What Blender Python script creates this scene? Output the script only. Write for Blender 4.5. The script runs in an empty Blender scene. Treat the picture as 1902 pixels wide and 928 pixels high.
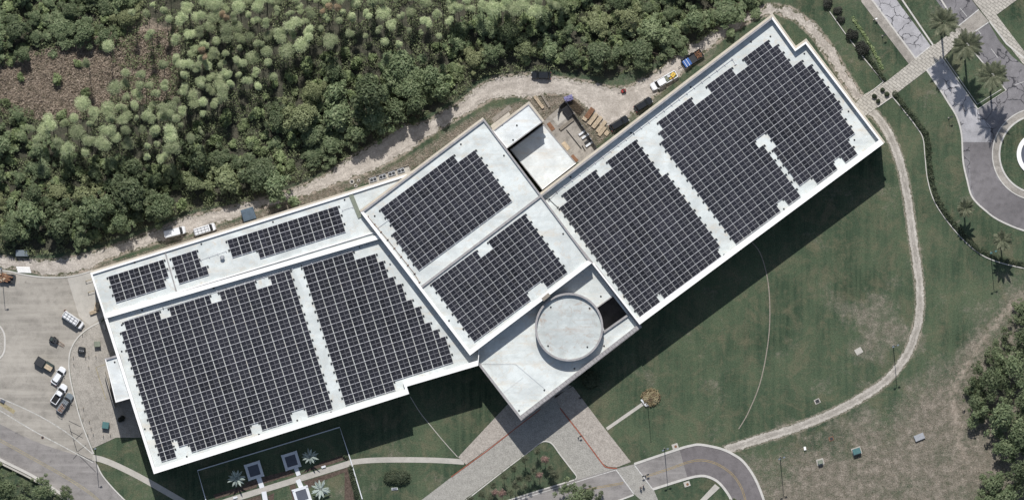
import bpy, bmesh, math, random
import numpy as np
from mathutils import Vector, Matrix, noise as mnoise
from mathutils.geometry import tessellate_polygon
R = math.radians
random.seed(7)
scene = bpy.context.scene
COL = scene.collection

# ------------------------------------------------------------------ camera, sky, sun, exposure
S = 0.135                      # metres per photo pixel
CX, CY = 951.0, 464.0
H = 2000.0                     # survey altitude
EL = 50.0                      # sun elevation
TAN = math.tan(R(EL))
cam_d = bpy.data.cameras.new("camera"); cam = bpy.data.objects.new("camera", cam_d); COL.objects.link(cam)
cam.location = (0, 0, H); cam.rotation_euler = (0, 0, 0)
cam_d.sensor_width = 36; cam_d.lens = 36 * H / (1902 * S); cam_d.clip_start = 50; cam_d.clip_end = 9000
scene.camera = cam
world = bpy.data.worlds.new("World"); scene.world = world; world.use_nodes = True
nt = world.node_tree; nt.nodes.clear()
sky = nt.nodes.new("ShaderNodeTexSky"); sky.sky_type = 'NISHITA'; sky.sun_disc = False
SUN_DX = 7.0 / 79.0            # shadows fall down the picture, slightly to the right
az = math.atan2(-SUN_DX, 1.0)  # sun stands towards +y, slightly -x
sky.sun_elevation = R(EL); sky.sun_rotation = az; sky.air_density = 1.0; sky.dust_density = 1.0
bg = nt.nodes.new("ShaderNodeBackground"); bg.inputs[1].default_value = 0.10
wo = nt.nodes.new("ShaderNodeOutputWorld")
hs = nt.nodes.new("ShaderNodeHueSaturation"); hs.inputs["Saturation"].default_value = 0.8
nt.links.new(sky.outputs[0], hs.inputs["Color"]); nt.links.new(hs.outputs[0], bg.inputs[0]); nt.links.new(bg.outputs[0], wo.inputs[0])
sd = bpy.data.lights.new("sun", 'SUN'); sun = bpy.data.objects.new("sun", sd); COL.objects.link(sun)
sd.energy = 4.35; sd.angle = R(0.5); sd.color = (1.0, 0.972, 0.94)
hd = math.hypot(SUN_DX, 1.0)
ldir = Vector((SUN_DX / hd * math.cos(R(EL)), -1.0 / hd * math.cos(R(EL)), -math.sin(R(EL))))
sun.rotation_euler = ldir.to_track_quat('-Z', 'Y').to_euler()
scene.view_settings.view_transform = 'Standard'; scene.view_settings.look = 'None'
scene.view_settings.exposure = 0.0; scene.view_settings.gamma = 1.0

# ------------------------------------------------------------------ helpers
def W(px, py, z=0.0):
    k = S * (H - z) / H
    return ((px - CX) * k, (CY - py) * k, z)
def zs(n):                      # height that casts a shadow n photo pixels long
    return n * S * TAN
def tag(o, label=None, cat=None, group=None, kind=None):
    if label: o["label"] = label
    if cat: o["category"] = cat
    if group: o["group"] = group
    if kind: o["kind"] = kind
    return o
def thing(name, label, cat, loc=(0, 0, 0), rz=0.0, group=None):
    o = bpy.data.objects.new(name, None); COL.objects.link(o)
    o.location = loc; o.rotation_euler = (0, 0, rz); o.empty_display_size = 0.5
    return tag(o, label, cat, group)
class MB:
    def __init__(s): s.v = []; s.f = []; s.m = []
    def add(s, vs, fs, mi=0):
        n = len(s.v); s.v += [tuple(v) for v in vs]; s.f += [tuple(i + n for i in f) for f in fs]; s.m += [mi] * len(fs); return s
    def box(s, cx, cy, z0, z1, sx, sy, rz=0.0, mi=0, top=1.0):
        c, q = math.cos(rz), math.sin(rz); vs = []
        for z, t in ((z0, 1.0), (z1, top)):
            for a, b in ((-1, -1), (1, -1), (1, 1), (-1, 1)):
                x, y = a * sx / 2 * t, b * sy / 2 * t
                vs.append((cx + x * c - y * q, cy + x * q + y * c, z))
        return s.add(vs, [(3, 2, 1, 0), (4, 5, 6, 7), (0, 1, 5, 4), (1, 2, 6, 5), (2, 3, 7, 6), (3, 0, 4, 7)], mi)
    def prism(s, poly, z0, z1, mi=0, cap=True, mtop=None):
        n = len(poly)
        if area(poly) < 0: poly = poly[::-1]
        vs = [(p[0], p[1], z0) for p in poly] + [(p[0], p[1], z1) for p in poly]
        s.add(vs, [(i, (i + 1) % n, n + (i + 1) % n, n + i) for i in range(n)], mi)
        if cap: s.sheet(poly, z1, mi if mtop is None else mtop)
        return s
    def sheet(s, poly, z, mi=0, holes=()):
        loops = [[Vector((p[0], p[1], 0)) for p in l] for l in [poly] + list(holes)]
        flat = [v for l in loops for v in l]
        tris = tessellate_polygon(loops); out = []
        for a, b, c in tris:
            if (flat[b] - flat[a]).cross(flat[c] - flat[a]).z < 0: a, c = c, a
            out.append((a, b, c))
        return s.add([(v.x, v.y, z) for v in flat], out, mi)
    def tube(s, p0, p1, r0, r1=None, n=8, mi=0, caps=True):
        r1 = r0 if r1 is None else r1
        p0, p1 = Vector(p0), Vector(p1); d = (p1 - p0).normalized()
        u = d.orthogonal().normalized(); w = d.cross(u); vs = []
        for p, r in ((p0, r0), (p1, r1)):
            for i in range(n):
                a = 2 * math.pi * i / n; vs.append(p + (u * math.cos(a) + w * math.sin(a)) * r)
        fs = [(i, (i + 1) % n, n + (i + 1) % n, n + i) for i in range(n)]
        if caps: fs += [tuple(range(n))[::-1], tuple(range(n, 2 * n))]
        return s.add(vs, fs, mi)
    def dome(s, c, rx, ry, rz_, nu=14, nv=7, mi=0, full=False):
        vs = []; fs = []; lo = -math.pi / 2 if full else 0.0
        for j in range(nv + 1):
            t = lo + (math.pi / 2 - lo) * j / nv
            for i in range(nu):
                a = 2 * math.pi * i / nu
                vs.append((c[0] + rx * math.cos(t) * math.cos(a), c[1] + ry * math.cos(t) * math.sin(a), c[2] + rz_ * math.sin(t)))
        for j in range(nv):
            for i in range(nu):
                fs.append((j * nu + i, j * nu + (i + 1) % nu, (j + 1) * nu + (i + 1) % nu, (j + 1) * nu + i))
        return s.add(vs, fs, mi)
    def build(s, name, mats, parent=None, smooth=False, world_co=False, label=None):
        me = bpy.data.meshes.new(name)
        if world_co and parent is not None:
            mw = Matrix.LocRotScale(parent.location, parent.rotation_euler, None).inverted()
            s.v = [tuple(mw @ Vector(v)) for v in s.v]
        me.from_pydata(s.v, [], s.f)
        if not isinstance(mats, (list, tuple)): mats = [mats]
        for m in mats: me.materials.append(m)
        me.polygons.foreach_set("material_index", s.m)
        if smooth: me.polygons.foreach_set("use_smooth", [True] * len(s.f))
        me.update()
        o = bpy.data.objects.new(name, me); COL.objects.link(o)
        if parent is not None: o.parent = parent
        if label: o["label"] = label
        return o
def area(p):
    return 0.5 * sum(p[i][0] * p[(i + 1) % len(p)][1] - p[(i + 1) % len(p)][0] * p[i][1] for i in range(len(p)))
def offset(poly, d):            # CCW polygon, positive d moves inwards; d may be a list per edge
    n = len(poly); d = [d] * n if not isinstance(d, (list, tuple)) else d
    L = []
    for i in range(n):
        a, b = Vector(poly[i][:2]), Vector(poly[(i + 1) % n][:2]); t = (b - a).normalized(); nn = Vector((-t.y, t.x))
        L.append((a + nn * d[i], t))
    out = []
    for i in range(n):
        (p, t), (q, u) = L[i - 1], L[i]
        den = t.x * u.y - t.y * u.x
        if abs(den) < 1e-6: out.append((q.x, q.y)); continue
        k = ((q.x - p.x) * u.y - (q.y - p.y) * u.x) / den
        out.append((p.x + t.x * k, p.y + t.y * k))
    return out
def smooth(pts, n=6, closed=False):
    P = [Vector(p) for p in pts]; out = []; m = len(P)
    rng = range(m if closed else m - 1)
    for i in rng:
        if closed: a, b, c, d = P[(i - 1) % m], P[i], P[(i + 1) % m], P[(i + 2) % m]
        else: a, b, c, d = P[max(i - 1, 0)], P[i], P[i + 1], P[min(i + 2, m - 1)]
        for k in range(n):
            t = k / n
            q = 0.5 * ((2 * b) + (c - a) * t + (2 * a - 5 * b + 4 * c - d) * t * t + (3 * b - a - 3 * c + d) * t ** 3)
            out.append((q.x, q.y))
    if not closed: out.append(tuple(P[-1]))
    return out
def wp(pts, z=0.0): return [W(p[0], p[1], z)[:2] for p in pts]
def band(pts, w, side=0.0):     # pixel polyline -> pixel polygon; w in px, side shifts it
    P = [Vector(p) for p in pts]; Lf = []; Rt = []
    for i in range(len(P)):
        t = (P[min(i + 1, len(P) - 1)] - P[max(i - 1, 0)]).normalized(); nn = Vector((-t.y, t.x))
        Lf.append(tuple(P[i] + nn * (w / 2 + side))); Rt.append(tuple(P[i] + nn * (-w / 2 + side)))
    return Lf + Rt[::-1]
def ribbon(mb, pts, w, z0, z1, side=0.0, mi=0):
    """a raised strip along a pixel polyline (kerb, edging, painted line)"""
    P = [Vector(p) for p in pts]; A = []; B = []
    for i in range(len(P)):
        t = (P[min(i + 1, len(P) - 1)] - P[max(i - 1, 0)]).normalized(); nn = Vector((-t.y, t.x))
        A.append(W(*(P[i] + nn * (w / 2 + side)))); B.append(W(*(P[i] + nn * (-w / 2 + side))))
    vs = []
    for a, b in zip(A, B):
        vs += [(a[0], a[1], z0), (a[0], a[1], z1), (b[0], b[1], z1), (b[0], b[1], z0)]
    fs = []
    for i in range(len(P) - 1):
        o = i * 4
        fs.append((o + 1, o + 5, o + 6, o + 2))
        if z1 - z0 > 0.02: fs += [(o, o + 4, o + 5, o + 1), (o + 2, o + 6, o + 7, o + 3)]
    mb.add(vs, fs, mi); return mb
def inside(poly, X, Y):
    r = np.zeros(X.shape, bool); n = len(poly)
    for i in range(n):
        x0, y0 = poly[i]; x1, y1 = poly[(i + 1) % n]
        if y0 == y1: continue
        c = ((y0 > Y) != (y1 > Y)) & (X < (x1 - x0) * (Y - y0) / (y1 - y0) + x0); r ^= c
    return r
def sdf(poly, X, Y):
    d = np.full(X.shape, 1e9); n = len(poly)
    for i in range(n):
        x0, y0 = poly[i]; x1, y1 = poly[(i + 1) % n]; dx, dy = x1 - x0, y1 - y0
        t = np.clip(((X - x0) * dx + (Y - y0) * dy) / (dx * dx + dy * dy + 1e-9), 0, 1)
        d = np.minimum(d, np.hypot(X - x0 - t * dx, Y - y0 - t * dy))
    return np.where(inside(poly, X, Y), -d, d)
def pin(poly, x, y): return bool(inside(poly, np.array([x]), np.array([y]))[0])

# ------------------------------------------------------------------ materials
class N:
    """tiny node builder"""
    def __init__(s, name):
        s.m = bpy.data.materials.new(name); s.m.use_nodes = True; s.t = s.m.node_tree; s.t.nodes.clear()
        s.out = s.n("ShaderNodeOutputMaterial"); s.b = s.n("ShaderNodeBsdfPrincipled"); s.l(s.b.outputs[0], s.out.inputs[0])
        s.geo = s.n("ShaderNodeNewGeometry"); s.pos = s.geo.outputs["Position"]
    def n(s, k): return s.t.nodes.new(k)
    def l(s, a, b): s.t.links.new(a, b)
    def noise(s, scale, detail=3, rough=0.55, vec=None, dist=0.0):
        x = s.n("ShaderNodeTexNoise"); x.inputs["Scale"].default_value = scale; x.inputs["Detail"].default_value = detail
        x.inputs["Roughness"].default_value = rough; x.inputs["Distortion"].default_value = dist
        s.l(vec or s.pos, x.inputs["Vector"]); return x.outputs[0]
    def ramp(s, f, stops, interp='LINEAR'):
        x = s.n("ShaderNodeValToRGB"); x.color_ramp.interpolation = interp
        e = x.color_ramp.elements
        while len(e) < len(stops): e.new(0.5)
        for i, (p, c) in enumerate(stops):
            e[i].position = p; e[i].color = (c if isinstance(c, tuple) else (c, c, c)) + (1,) if not (isinstance(c, tuple) and len(c) == 4) else c
        s.l(f, x.inputs[0]); return x.outputs[0]
    def mix(s, f, a, b, mode='MIX'):
        x = s.n("ShaderNodeMix"); x.data_type = 'RGBA'; x.blend_type = mode
        for v, i in ((f, 0), (a, 6), (b, 7)):
            if isinstance(v, (int, float)): x.inputs[i].default_value = v
            elif isinstance(v, tuple): x.inputs[i].default_value = v + (1,) if len(v) == 3 else v
            else: s.l(v, x.inputs[i])
        return x.outputs[2]
    def math(s, op, a, b=0.0, clamp=False):
        x = s.n("ShaderNodeMath"); x.operation = op; x.use_clamp = clamp
        for v, i in ((a, 0), (b, 1)):
            if isinstance(v, (int, float)): x.inputs[i].default_value = v
            else: s.l(v, x.inputs[i])
        return x.outputs[0]
    def attr(s, name):
        x = s.n("ShaderNodeAttribute"); x.attribute_name = name; return x.outputs["Fac"]
    def bump(s, h, st=0.3, dist=0.05):
        x = s.n("ShaderNodeBump"); x.inputs["Strength"].default_value = st; x.inputs["Distance"].default_value = dist
        s.l(h, x.inputs["Height"]); s.l(x.outputs[0], s.b.inputs["Normal"])
    def fin(s, col, rough=0.8, spec=0.3, metal=0.0):
        if isinstance(col, tuple): s.b.inputs["Base Color"].default_value = col + (1,)
        else: s.l(col, s.b.inputs["Base Color"])
        s.b.inputs["Roughness"].default_value = rough; s.b.inputs["Specular IOR Level"].default_value = spec; s.b.inputs["Metallic"].default_value = metal
        return s.m
def mul(c, k): return tuple(min(1, x * k) for x in c)
def mat(name, c, rough=0.8, spec=0.3, var=0.12, scale=1.5, fine=0.1, fscale=12, metal=0.0, bump=0.0):
    s = N(name)
    a = s.ramp(s.noise(scale, 4), [(0.3, mul(c, 1 - var)), (0.7, mul(c, 1 + var))])
    f = s.ramp(s.noise(fscale, 2), [(0.3, 1 - fine), (0.7, 1 + fine * 0.0 + 1e-3)])
    col = s.mix(1.0, a, f, 'MULTIPLY')
    if bump: s.bump(s.noise(fscale, 3), bump, 0.03)
    return s.fin(col, rough, spec, metal)
def stone(name, c, patch, speck=0.25, cracks=False, stain=0.25, crack_col=(0.03, 0.03, 0.035), ang=None):
    """weathered paving: large blotches, streaky stains, fine grain, optional crack sealant"""
    s = N(name)
    big = s.noise(0.09, 5, 0.6, dist=0.6); mid = s.noise(0.6, 5, 0.65); fine = s.noise(5.5, 3, 0.7)
    col = s.ramp(big, [(0.3, mul(c, 1 - patch)), (0.5, c), (0.72, mul(c, 1 + patch))])
    col = s.mix(1.0, col, s.ramp(mid, [(0.3, 1 - stain), (0.55, 1.0), (0.8, 1.0)]), 'MULTIPLY')
    col = s.mix(1.0, col, s.ramp(fine, [(0.35, 1 - speck), (0.62, 1.0)]), 'MULTIPLY')
    if ang is not None:      # tyre-worn streaks along the direction of travel
        mp = s.n("ShaderNodeMapping"); mp.inputs["Rotation"].default_value = (0, 0, R(ang)); mp.inputs["Scale"].default_value = (0.07, 1.0, 1); s.l(s.pos, mp.inputs["Vector"])
        col = s.mix(s.ramp(s.noise(0.55, 4, 0.65, vec=mp.outputs[0]), [(0.45, 0.0), (0.7, 0.5)]), col, mul(c, 1.35))
        col = s.mix(s.ramp(s.noise(0.38, 4, 0.65, vec=mp.outputs[0]), [(0.5, 0.0), (0.75, 0.6)]), col, mul(c, 0.62))
        spots = s.noise(0.8, 2, 0.4); col = s.mix(s.ramp(spots, [(0.70, 0.0), (0.78, 0.6)]), col, mul(c, 0.45))
    if cracks:
        v = s.n("ShaderNodeTexVoronoi"); v.feature = 'DISTANCE_TO_EDGE'; v.inputs["Scale"].default_value = 0.27
        wv = s.n("ShaderNodeVectorMath"); wv.operation = 'ADD'
        nz = s.n("ShaderNodeTexNoise"); nz.inputs["Scale"].default_value = 0.45; nz.inputs["Detail"].default_value = 5; s.l(s.pos, nz.inputs["Vector"])
        sc = s.n("ShaderNodeVectorMath"); sc.operation = 'SCALE'; sc.inputs["Scale"].default_value = 2.6; s.l(nz.outputs["Color"], sc.inputs[0])
        s.l(s.pos, wv.inputs[0]); s.l(sc.outputs[0], wv.inputs[1]); s.l(wv.outputs[0], v.inputs["Vector"])
        k = s.ramp(v.outputs["Distance"], [(0.0, 0.9), (0.016, 0.7), (0.03, 0.0)])
        k = s.mix(1.0, k, s.ramp(s.noise(0.12, 2), [(0.42, 0.0), (0.5, 1.0)]), 'MULTIPLY')
        col = s.mix(k, col, crack_col)
    s.bump(fine, 0.25, 0.02)
    return s.fin(col, 0.9, 0.2)
def grassmat(name="grass_and_soil"):
    s = N(name)
    big = s.noise(0.055, 5, 0.6, dist=0.4); mid = s.noise(0.5, 5, 0.7); f1 = s.noise(3.2, 3, 0.75); f2 = s.noise(9.0, 2, 0.8)
    # stretched noise: mower lines running along the picture's diagonal
    mp = s.n("ShaderNodeMapping"); mp.inputs["Rotation"].default_value = (0, 0, R(4)); mp.inputs["Scale"].default_value = (1.1, 0.06, 1)
    s.l(s.pos, mp.inputs["Vector"]); mow = s.noise(0.8, 3, 0.6, vec=mp.outputs[0])
    lawn = s.ramp(big, [(0.34, (0.031, 0.051, 0.031)), (0.5, (0.050, 0.075, 0.046)), (0.66, (0.082, 0.108, 0.064))])
    lawn = s.mix(s.ramp(mow, [(0.38, 0.0), (0.66, 0.6)]), lawn, (0.090, 0.115, 0.068))
    lawn = s.mix(s.ramp(s.noise(0.16, 6, 0.75, dist=0.8), [(0.49, 0.0), (0.68, 0.65)]), lawn, (0.145, 0.130, 0.085))
    lawn = s.mix(s.ramp(mid, [(0.50, 0.0), (0.78, 0.6)]), lawn, (0.14, 0.13, 0.082))
    lawn = s.mix(1.0, lawn, s.ramp(f1, [(0.3, 0.62), (0.5, 1.0), (0.72, 1.35)]), 'MULTIPLY')
    lawn = s.mix(1.0, lawn, s.ramp(f2, [(0.3, 0.72), (0.7, 1.25)]), 'MULTIPLY')
    dry = s.ramp(mid, [(0.28, (0.085, 0.092, 0.062)), (0.5, (0.172, 0.154, 0.122)), (0.74, (0.31, 0.27, 0.225))])
    dry = s.mix(1.0, dry, s.ramp(f1, [(0.3, 0.45), (0.5, 1.0), (0.7, 1.55)]), 'MULTIPLY')
    dry = s.mix(1.0, dry, s.ramp(f2, [(0.3, 0.6), (0.7, 1.4)]), 'MULTIPLY')
    brush = s.ramp(mid, [(0.3, (0.15, 0.125, 0.095)), (0.7, (0.30, 0.245, 0.195))])
    brush = s.mix(1.0, brush, s.ramp(f1, [(0.32, 0.3), (0.5, 1.0), (0.68, 1.9)]), 'MULTIPLY')
    litter = s.ramp(mid, [(0.3, (0.035, 0.042, 0.028)), (0.7, (0.10, 0.092, 0.07))])
    litter = s.mix(1.0, litter, s.ramp(f1, [(0.3, 0.5), (0.7, 1.5)]), 'MULTIPLY')
    sand = s.ramp(mid, [(0.3, (0.26, 0.215, 0.175)), (0.7, (0.42, 0.36, 0.30))])
    sand = s.mix(1.0, sand, s.ramp(f1, [(0.3, 0.7), (0.6, 1.1)]), 'MULTIPLY')
    col = lawn
    rag = s.noise(0.9, 6, 0.8)
    def lay(col, a, c, w=0.22):
        k = s.math('ADD', s.attr(a), s.math('ADD', s.math('MULTIPLY', s.math('SUBTRACT', rag, 0.5), 1.4), s.math('MULTIPLY', s.math('SUBTRACT', s.noise(0.11, 4, 0.6), 0.5), 1.9 if a == 'dry' else 0.3)))
        return s.mix(s.ramp(k, [(0.5 - w, 0.0), (0.5 + w, 1.0)]), col, c)
    col = lay(col, "dry", dry, 0.3); col = lay(col, "litter", litter); col = lay(col, "brush", brush); col = lay(col, "sand", sand, 0.25)
    s.bump(f1, 0.6, 0.12)
    return s.fin(col, 0.95, 0.1)
M = {}
M['ground'] = grassmat()
M['lot'] = stone("parking_concrete", (0.345, 0.32, 0.28), 0.16, 0.2, ang=75)
M['road'] = stone("worn_asphalt", (0.275, 0.258, 0.245), 0.16, 0.25, ang=28)
M['asphalt'] = stone("dark_asphalt", (0.18, 0.165, 0.165), 0.14, 0.2)
M['cracked'] = stone("cracked_asphalt", (0.43, 0.42, 0.43), 0.3, 0.25, cracks=True)
M['cracked2'] = stone("grey_cracked_asphalt", (0.22, 0.21, 0.215), 0.3, 0.25, cracks=True)
M['patch'] = stone("newer_asphalt", (0.19, 0.178, 0.18), 0.2, 0.2)
M['conc'] = stone("concrete", (0.46, 0.435, 0.39), 0.1, 0.15, stain=0.15)
M['conc_old'] = stone("stained_concrete", (0.37, 0.34, 0.30), 0.2, 0.3, stain=0.35)
M['kerb'] = stone("kerb_concrete", (0.55, 0.53, 0.49), 0.08, 0.15, stain=0.15)
M['pad'] = stone("gravel_pad", (0.41, 0.38, 0.335), 0.12, 0.4)
def brickmat(name, c1, c2, sc, ang):
    s = N(name); mp = s.n("ShaderNodeMapping"); mp.inputs["Rotation"].default_value = (0, 0, R(ang)); s.l(s.pos, mp.inputs["Vector"])
    b = s.n("ShaderNodeTexBrick"); b.inputs["Scale"].default_value = sc; b.inputs["Color1"].default_value = c1 + (1,); b.inputs["Color2"].default_value = c2 + (1,)
    b.inputs["Mortar"].default_value = mul(c1, 0.6) + (1,); b.inputs["Mortar Size"].default_value = 0.03; s.l(mp.outputs[0], b.inputs["Vector"])
    col = s.mix(1.0, b.outputs[0], s.ramp(s.noise(0.8, 5, 0.7), [(0.3, 0.8), (0.6, 1.05)]), 'MULTIPLY')
    col = s.mix(1.0, col, s.ramp(s.noise(4.0, 3, 0.7), [(0.3, 0.7), (0.6, 1.1)]), 'MULTIPLY')
    return s.fin(col, 0.9, 0.2)
M['paver'] = brickmat("drive_pavers", (0.41, 0.395, 0.355), (0.33, 0.315, 0.285), 1.6, 36)
M['brick'] = brickmat("pinkish_brick_paving", (0.46, 0.42, 0.37), (0.37, 0.33, 0.29), 1.3, 36)
M['walk'] = brickmat("pale_walk_paving", (0.47, 0.44, 0.385), (0.44, 0.41, 0.36), 0.35, 36)
M['paint'] = mat("white_road_paint", (0.62, 0.61, 0.58), 0.8, 0.2, 0.12, 1.2, 0.35, 3.0)
M['wornpaint'] = mat("worn_white_paint", (0.55, 0.54, 0.50), 0.8, 0.2, 0.2, 0.9, 0.4, 3.0)
M['yellow'] = mat("worn_yellow_paint", (0.36, 0.27, 0.12), 0.8, 0.2, 0.15, 0.9, 0.35, 3.0)
M['fadedyellow'] = mat("faded_yellow_paint", (0.36, 0.31, 0.19), 0.8, 0.2, 0.2, 0.9, 0.35, 3.0)
M['redpaint'] = mat("red_kerb_paint", (0.34, 0.11, 0.07), 0.8, 0.2, 0.2, 1.2, 0.2, 4)
def sandmat(name, a, b, speck):
    s = N(name); mid = s.noise(0.35, 6, 0.7, dist=0.5); f = s.noise(2.6, 5, 0.8); r = s.noise(7, 2, 0.7)
    col = s.ramp(mid, [(0.3, a), (0.68, b)])
    col = s.mix(1.0, col, s.ramp(f, [(0.3, 1 - speck), (0.6, 1.08)]), 'MULTIPLY'); col = s.mix(1.0, col, s.ramp(r, [(0.3, 0.8), (0.6, 1.05)]), 'MULTIPLY')
    col = s.mix(s.ramp(s.noise(0.9, 5, 0.8), [(0.48, 0.0), (0.7, 0.45)]), col, mul(a, 0.62))
    k = s.attr("edge"); kk = s.math('ADD', k, s.math('MULTIPLY', s.math('SUBTRACT', s.noise(1.3, 6, 0.85), 0.5), 2.2))
    g = s.ramp(f, [(0.3, (0.045, 0.055, 0.03)), (0.7, (0.13, 0.12, 0.08))])
    col = s.mix(s.ramp(kk, [(0.3, 1.0), (0.8, 0.0)]), col, g)
    dd = s.math('ADD', s.attr("dist"), s.math('MULTIPLY', s.math('SUBTRACT', s.noise(0.7, 4, 0.7), 0.5), 0.7))
    rut = s.mix(1.0, s.ramp(s.math('MULTIPLY', dd, 0.4), [(0.30, 0.0), (0.40, 0.7), (0.46, 0.7), (0.58, 0.0), (0.85, 0.0), (0.95, 0.35)]), s.ramp(s.noise(0.3, 4, 0.7), [(0.35, 0.2), (0.6, 1.0)]), 'MULTIPLY')
    col = s.mix(rut, col, mul(a, 0.6))
    s.bump(f, 0.5, 0.08); return s.fin(col, 0.95, 0.1)
M['sand'] = sandmat("pale_sand_track", (0.38, 0.34, 0.295), (0.62, 0.565, 0.50), 0.4)
M['gravel'] = sandmat("shell_gravel_path", (0.36, 0.33, 0.285), (0.57, 0.53, 0.47), 0.35)
def roofmat(name, base, stain=(0.55, 0.45, 0.33), amt=0.5, seam=True):
    s = N(name)
    big = s.noise(0.12, 5, 0.65, dist=0.8); mid = s.noise(0.55, 6, 0.75, dist=0.5); f = s.noise(6, 3, 0.7)
    col = s.ramp(big, [(0.36, mul(base, 0.84)), (0.58, mul(base, 1.08))])
    col = s.mix(1.0, col, s.ramp(f, [(0.3, 0.93), (0.6, 1.0)]), 'MULTIPLY')
    k = s.ramp(mid, [(0.53, 0.0), (0.68, amt)]); col = s.mix(k, col, mul(stain, 1.0))
    m2 = s.n("ShaderNodeMapping"); m2.inputs["Rotation"].default_value = (0, 0, R(-36.6)); m2.inputs["Scale"].default_value = (0.12, 1.0, 1); s.l(s.pos, m2.inputs["Vector"])
    col = s.mix(s.ramp(s.noise(0.5, 6, 0.8, vec=m2.outputs[0]), [(0.52, 0.0), (0.70, 0.5)]), col, mul(stain, 1.05))
    m3 = s.n("ShaderNodeMapping"); m3.inputs["Rotation"].default_value = (0, 0, R(53.4)); m3.inputs["Scale"].default_value = (0.15, 1.0, 1); s.l(s.pos, m3.inputs["Vector"])
    col = s.mix(s.ramp(s.noise(0.33, 5, 0.75, vec=m3.outputs[0]), [(0.50, 0.0), (0.66, 0.5)]), col, mul(base, 0.7))
    k2 = s.ramp(s.noise(0.23, 4, 0.7), [(0.47, 0.0), (0.66, 0.45)]); col = s.mix(k2, col, mul(base, 0.72))
    if seam:
        mp = s.n("ShaderNodeMapping"); mp.inputs["Rotation"].default_value = (0, 0, R(-36.6)); s.l(s.pos, mp.inputs["Vector"])
        b = s.n("ShaderNodeTexBrick"); b.inputs["Scale"].default_value = 0.16; b.inputs["Mortar Size"].default_value = 0.006
        b.inputs["Color1"].default_value = (1, 1, 1, 1); b.inputs["Color2"].default_value = (0.985, 0.985, 0.985, 1); b.inputs["Mortar"].default_value = (0.9, 0.92, 0.92, 1)
        s.l(mp.outputs[0], b.inputs["Vector"]); col = s.mix(1.0, col, b.outputs[0], 'MULTIPLY')
    s.bump(mid, 0.08, 0.03)
    return s.fin(col, 0.6, 0.3)
M['deck'] = roofmat("white_roof_membrane", (0.625, 0.66, 0.64))
M['deck3'] = roofmat("weathered_drum_membrane", (0.51, 0.545, 0.53), (0.38, 0.30, 0.24), 0.85)
M['deck2'] = roofmat("bright_roof_membrane", (0.68, 0.71, 0.70), amt=0.3)
M['cope'] = mat("white_coping", (0.84, 0.83, 0.80), 0.6, 0.3, 0.06, 0.5, 0.06, 3)
M['cream'] = mat("cream_precast_ledge", (0.52, 0.475, 0.40), 0.85, 0.2, 0.1, 0.5, 0.15, 4)
M['wall'] = mat("cream_stucco_wall", (0.45, 0.42, 0.37), 0.9, 0.2, 0.08, 0.4, 0.12, 5)
M['greycope'] = mat("grey_stone_coping", (0.34, 0.325, 0.32), 0.85, 0.2, 0.15, 0.9, 0.2, 3)
M['parwall'] = mat("grey_parapet_face", (0.50, 0.51, 0.51), 0.8, 0.2, 0.08, 0.5, 0.1, 4)
M['metal'] = mat("galvanised_metal", (0.42, 0.43, 0.44), 0.45, 0.5, 0.1, 2, 0.1, 10, metal=0.5)
M['rail'] = mat("silver_racking_metal", (0.58, 0.58, 0.60), 0.6, 0.4, 0.15, 2, 0.2, 8)
M['black'] = mat("black_rubber", (0.018, 0.018, 0.02), 0.85, 0.3)
M['dark'] = mat("dark_iron", (0.03, 0.032, 0.035), 0.5, 0.4)
M['darkgreen'] = mat("dark_green_paint", (0.035, 0.05, 0.045), 0.55, 0.4, 0.15, 2)
M['palegreen'] = mat("pale_green_paint", (0.20, 0.22, 0.17), 0.7, 0.3)
M['bluegrey'] = mat("blue_grey_tarp", (0.085, 0.12, 0.155), 0.6, 0.3, 0.2, 1.0, 0.2, 4)
M['wood'] = mat("raw_lumber", (0.52, 0.42, 0.30), 0.85, 0.2, 0.25, 2.0, 0.3, 9)
M['wood2'] = mat("weathered_lumber", (0.30, 0.265, 0.22), 0.85, 0.2, 0.2, 2.0, 0.3, 9)
M['rust'] = mat("rusty_brown_board", (0.23, 0.125, 0.075), 0.85, 0.2, 0.25, 2.0, 0.25, 6)
M['white'] = mat("white_car_paint", (0.74, 0.75, 0.76), 0.3, 0.5, 0.03, 1, 0.03)
M['blackpaint'] = mat("black_car_paint", (0.014, 0.017, 0.021), 0.3, 0.5, 0.1)
M['greypaint'] = mat("grey_blue_car_paint", (0.17, 0.20, 0.22), 0.35, 0.5, 0.05)
M['glass'] = mat("dark_car_glass", (0.015, 0.018, 0.022), 0.12, 0.5, 0.1)
M['lamp'] = mat("lamp_lens", (0.6, 0.6, 0.58), 0.3, 0.5)
M['red'] = mat("red_paint", (0.32, 0.035, 0.03), 0.5, 0.4)
M['blue'] = mat("blue_plastic", (0.045, 0.12, 0.35), 0.5, 0.4, 0.2, 3)
M['yel'] = mat("yellow_plastic", (0.62, 0.42, 0.08), 0.5, 0.4, 0.2, 3)
M['skin'] = mat("skin", (0.42, 0.26, 0.19), 0.6, 0.3)
M['vest'] = mat("hi_vis_fabric", (0.5, 0.6, 0.12), 0.8, 0.2)
M['navy'] = mat("dark_clothing", (0.03, 0.035, 0.05), 0.9, 0.2)
M['plinth'] = mat("grey_white_stone", (0.66, 0.68, 0.70), 0.7, 0.3, 0.06, 1, 0.1, 6)
M['slate'] = mat("dark_slate_panel", (0.085, 0.095, 0.12), 0.6, 0.4, 0.1, 1, 0.1, 6)
M['mulch'] = mat("reddish_mulch", (0.13, 0.098, 0.08), 0.95, 0.1, 0.35, 1.6, 0.5, 6)
M['teal'] = mat("teal_lamp_paint", (0.07, 0.16, 0.16), 0.5, 0.4)

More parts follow.
